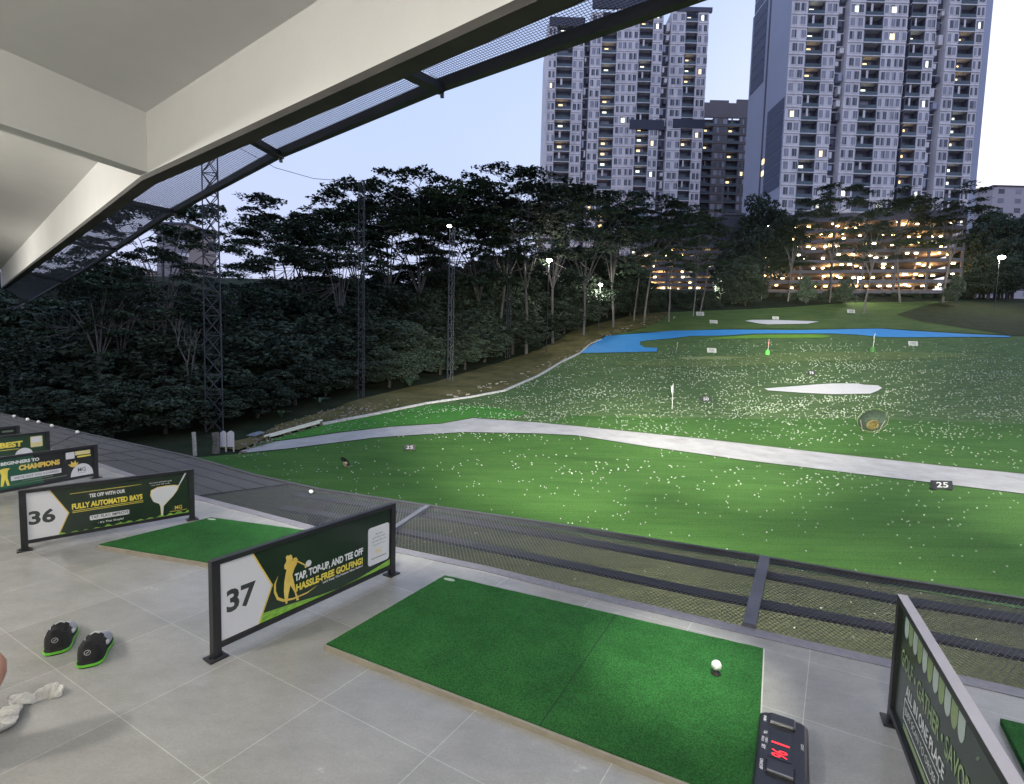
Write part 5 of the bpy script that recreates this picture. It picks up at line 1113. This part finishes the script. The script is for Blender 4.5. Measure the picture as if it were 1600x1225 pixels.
# roof parapets and the dark sky-deck band
mpp = YA/F; xx = oa[0]
def bandbox(t, x0px, x1px, z0_, z1_, org, mpp_, Y_, mat, nm, pr=.35):
    mb = MB(); mb.box((org[0]+(x0px+x1px)/2*mpp_, Y_-pr/2+.3, (z0_+z1_)/2), ((x1px-x0px)*mpp_, pr+.6, z1_-z0_)); mb.build(nm, mat, t)
bandbox(ta, 128, 180, za(202), za(187), oa, mpp, YA, M('dark_band', (.03, .033, .055), .5), 'sky_deck'); bandbox(ta, 193, 241, za(198), za(184), oa, mpp, YA, M('dark_band', (.03, .033, .055), .5), 'sky_deck')
bandbox(ta, 3, 56, za(44), za(30), oa, mpp, YA, GR, 'parapet'); bandbox(ta, 66, 170, za(14), za(-1), oa, mpp, YA, GR, 'parapet'); bandbox(ta, 190, 243, za(16), za(9), oa, mpp, YA, GR, 'parapet')
YM = 224; zm = lambda py: zat(1130, py, YM); BT = zm(184)
TB = [('w', 12, BT), ('b', 15, BT), ('w', 21, BT), ('b', 19, BT), ('w', 14, BT), ('b', 18, BT)]
tb, ob = tower('apartment_block', 'lower brown grey apartment block between the two tall towers', YM, 1084, 250, TB, 3.5, gb, None, BRN, 24, lit=.07, seed=9)
bandbox(tb, 0, 99, zm(184), zm(161), ob, YM/F, YM, BRN, 'roof_storey', .2); bandbox(tb, 20, 48, zm(161), zm(157), ob, YM/F, YM, BRN, 'parapet', .2); bandbox(tb, 60, 92, zm(161), zm(155), ob, YM/F, YM, BRN, 'parapet', .2)
YC = 148; CT = zat(1350, -60, YC)
TCs = [('w', 24, CT), ('b', 25, CT), ('w', 20, CT), ('s', 17, CT), ('w', 23, CT), ('b', 27, CT), ('w', 36, CT), ('g', 5, CT), ('b', 22, CT), ('w', 16, CT), ('s', 17, CT), ('w', 17, CT), ('b', 24, CT), ('w', 13, CT), ('v', 12, CT)]
tcw, oc_ = tower('apartment_tower', 'tallest lilac apartment tower running out of the top of the picture', YC, 1228, 160, TCs, 3.5, H+36, None, WL, 24, lit=.09, seed=14, zclip=zat(1350, -25, YC))
# blue-grey flank with louvred plant decks, set back on the left
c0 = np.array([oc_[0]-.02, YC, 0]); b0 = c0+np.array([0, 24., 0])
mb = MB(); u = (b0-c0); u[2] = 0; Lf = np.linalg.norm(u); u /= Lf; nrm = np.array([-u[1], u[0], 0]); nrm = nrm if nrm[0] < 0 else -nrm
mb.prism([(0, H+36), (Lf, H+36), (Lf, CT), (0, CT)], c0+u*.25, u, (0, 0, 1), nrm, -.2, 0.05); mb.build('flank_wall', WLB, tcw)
LV = M('louvre_grey', (.085, .10, .15), .6, var=.1)
def fl_z(f_, py): # height where the flank at fraction f_ meets row py
    p = c0+u*Lf*f_; return atY(1200, py, p[1])[2]
for i in range(7):
    z_a = zat(1230, 290, YC)+i*3.5*1.0; mb = MB(); mb.prism([(Lf*.03, z_a), (Lf*.42, z_a), (Lf*.42, z_a+3.2), (Lf*.03, z_a+3.2)], c0, u, (0, 0, 1), nrm, .055, .2); mb.build('louvre_bay', LV, tcw)
for i in range(9):
    z_a = zat(1190, 142, YC+20)+i*3.5; mb = MB(); mb.prism([(Lf*.60, z_a), (Lf*.96, z_a), (Lf*.96, z_a+3.2), (Lf*.60, z_a+3.2)], c0, u, (0, 0, 1), nrm, .055, .2); mb.build('louvre_bay', LV, tcw)
mb = MB(); mb.prism([(Lf*.50, H+36), (Lf*.54, H+36), (Lf*.54, CT), (Lf*.50, CT)], c0, u, (0, 0, 1), nrm, .055, .12); mb.build('service_slot', GR, tcw)
mb = MB()
for z_a in (zat(1190, 262, YC+14), zat(1190, 280, YC+14)): mb.prism([(Lf*.44, z_a), (Lf*.49, z_a), (Lf*.49, z_a+1.4), (Lf*.44, z_a+1.4)], c0, u, (0, 0, 1), nrm, .055, .2)
mb.build('stair_window', LITY, tcw)
# ---- car park podium
PCON = M('car_park_concrete', (.085, .083, .098), .85, var=.12, scale=.2); PDARK = M('dark_concrete', (.05, .05, .062), .9, var=.2, scale=.2); LAMPW = M('car_park_lamp', (.8, .6, .3), emit=(1, .66, .26), es=20); LAMPC = M('car_park_lamp_white', (.8, .8, .7), emit=(1, .86, .6), es=18)  # PDARK: darker concrete for the stair core
PINT = M('car_park_inner', (.16, .125, .09), .9, var=.3, scale=.15)
def podium(name, label, A_, B_, ztop, zbot, lev, blank, seed, depth=13, dens=.5):
    """A_, B_ plan ends of the front edge"""
    g = random.Random(seed); A_ = np.array([*A_, 0.]); B_ = np.array([*B_, 0.]); L = np.linalg.norm(B_-A_); u = (B_-A_)/L; n = np.array([-u[1], u[0], 0])*1.0; w_ = np.array([0, 0, 1.])
    if n[1] < 0: n = -n
    t = thing(name, label, 'building', (A_[0], A_[1], zbot)); fh = (ztop-blank-zbot)/lev
    mb = MB(); mb.box(A_+u*L/2+n*(depth+1)+w_*(ztop+zbot)/2, (L, 2, ztop-zbot), (u, n, w_)); mb.build('inner_wall', PINT, t)
    mb = MB(); mb.box(A_+u*L/2+n*(depth/2)+w_*(ztop-blank/2), (L, depth, blank), (u, n, w_)); mb.build('parapet_wall', PCON, t)
    for i in range(lev):
        z_ = zbot+i*fh; mb = MB(); mb.box(A_+u*L/2+n*(depth/2+.1)+w_*(z_+.15), (L, depth-.2, .3), (u, n, w_)); mb.box(A_+u*L/2+n*.1+w_*(z_+.45), (L, .15, .85), (u, n, w_)); mb.build('floor_slab', PCON, t)
    mb = MB()
    k = int(L/7.5)
    for i in range(k+1):
        for dd in (.5, 7): mb.box(A_+u*(L*i/k*.995+.2)+n*dd+w_*(ztop+zbot)/2, (.5, .5, ztop-zbot-.1), (u, n, w_))
    tag(mb.build('columns', PCON, t), None, None, None, 'stuff')
    cnt = 0; restl = MB()
    spots = [(i, x) for i in range(lev) for x in np.arange(1.5, L-1, 2.6)]
    for i, x in spots:
        if g.random() > dens: continue
        z_ = zbot+(i+1)*fh-.35; p = A_+u*(x+g.uniform(-.5, .5))+n*g.choice((.9, 3.5, 6.5))+w_*z_; sz = (g.uniform(.5, .9), .3, .22)
        if cnt < 95: mb = MB(); mb.box(p, sz, (u, n, w_)); mb.build('ceiling_lamp', g.choice((LAMPW, LAMPW, LAMPC)), t); cnt += 1
        else: restl.box(p, sz, (u, n, w_))
    if restl.v: tag(restl.build('ceiling_lamps', LAMPW, t), None, None, None, 'stuff')
    for i in range(lev):
        for x in np.linspace(L*.15, L*.85, max(1, int(L/17))):
            l = bpy.data.lights.new('car_park_glow', 'POINT'); l.energy = 1300; l.color = (1, .52, .20); l.shadow_soft_size = .6; o = bpy.data.objects.new('car_park_glow', l); C.objects.link(o)
            o.location = tuple(A_+u*(x+g.uniform(-4, 4))+n*5+w_*(zbot+(i+.68)*fh))
    return t
Ya, Yb = 146, 134
pA = atY(1160, 400, Ya); pB = atY(1506, 400, Yb)
podium('car_park', 'wide lit multi storey car park under the tallest tower', pA[:2], pB[:2], zat(1165, 338, Ya), zat(1300, 458, 140), 7, 2.2, 3, dens=.85)
pA2 = atY(1000, 400, 152); pB2 = atY(1130, 400, 148)
podium('car_park', 'smaller lit car park block half behind the trees, left of the dark pillar', pA2[:2], pB2[:2], zat(1060, 340, 150), zat(1060, 456, 150), 8, 8.5, 5, dens=.85)
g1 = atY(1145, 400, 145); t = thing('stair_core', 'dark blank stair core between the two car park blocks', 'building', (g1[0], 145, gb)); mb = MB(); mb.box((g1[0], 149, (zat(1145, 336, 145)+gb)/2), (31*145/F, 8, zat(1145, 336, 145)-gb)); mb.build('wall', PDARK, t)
mb = MB(); mb.box((g1[0], 149, zat(1145, 336, 145)+.3), (33*145/F, 8.4, .6)); mb.build('coping', PCON, t)
# far right corner building and far pale blocks
def block(name, label, Y, x0, x1, pyt, mat, fh, cols, seed, bal=True, pbase=None):
    g = random.Random(seed); a = atY(x0, pyt, Y); b = atY(x1, pyt, Y); z0 = gz(Y) if Y < 170 else gb-15; z1 = max(a[2], b[2]); t = thing(name, label, 'building', (a[0], Y, z0)); w_ = b[0]-a[0]
    mb = MB(); mb.box((a[0]+w_/2, Y+7, (z0+z1)/2), (w_, 14, z1-z0)); mb.build('wall', mat, t); mb = MB(); mb.box((a[0]+w_/2, Y+7, z1+.25), (w_+1, 15, .5)); mb.build('roof', GR, t)
    zz = z1-fh; n = 0
    while zz > z0 and n < 12:
        for c in range(cols):
            cx = a[0]+w_*(c+.5)/cols; last = c == cols-1 and bal; mb = MB(); mb.box((cx, Y-.02, zz+fh*.5), (w_/cols*(.75 if last else .35), .12, fh*.5), m=0)
            if last: mb.box((cx+.3, Y-.5, zz+.55), (w_/cols*.95, 1.0, .9), m=1)
            mb.build('balcony' if last else 'window', [g.choice((PD, PA, CUR)), WL], t)
        zz -= fh; n += 1
block('far_apartment', 'pale brown apartment block behind the trees beside the big mast', 150, 244, 293, 351, M('pale_brown_render', (.30, .26, .26), .85, var=.05), 3.1, 3, 2)
block('far_apartment', 'pale block glimpsed low through the bare branches', 170, 146, 205, 418, M('pale_pink_render', (.42, .38, .37), .85), 3.1, 4, 3)
block('far_house', 'small pale building far behind the dark trees past the tallest tower', 230, 1552, 1660, 294, M('pale_pink_block', (.45, .40, .42), .85), 4, 4, 4, False)
block('far_tower', 'distant slim pale block right beside the tallest tower', 260, 1530, 1544, 300, M('hazy_block', (.50, .44, .46), .85), 4, 2, 6, False)
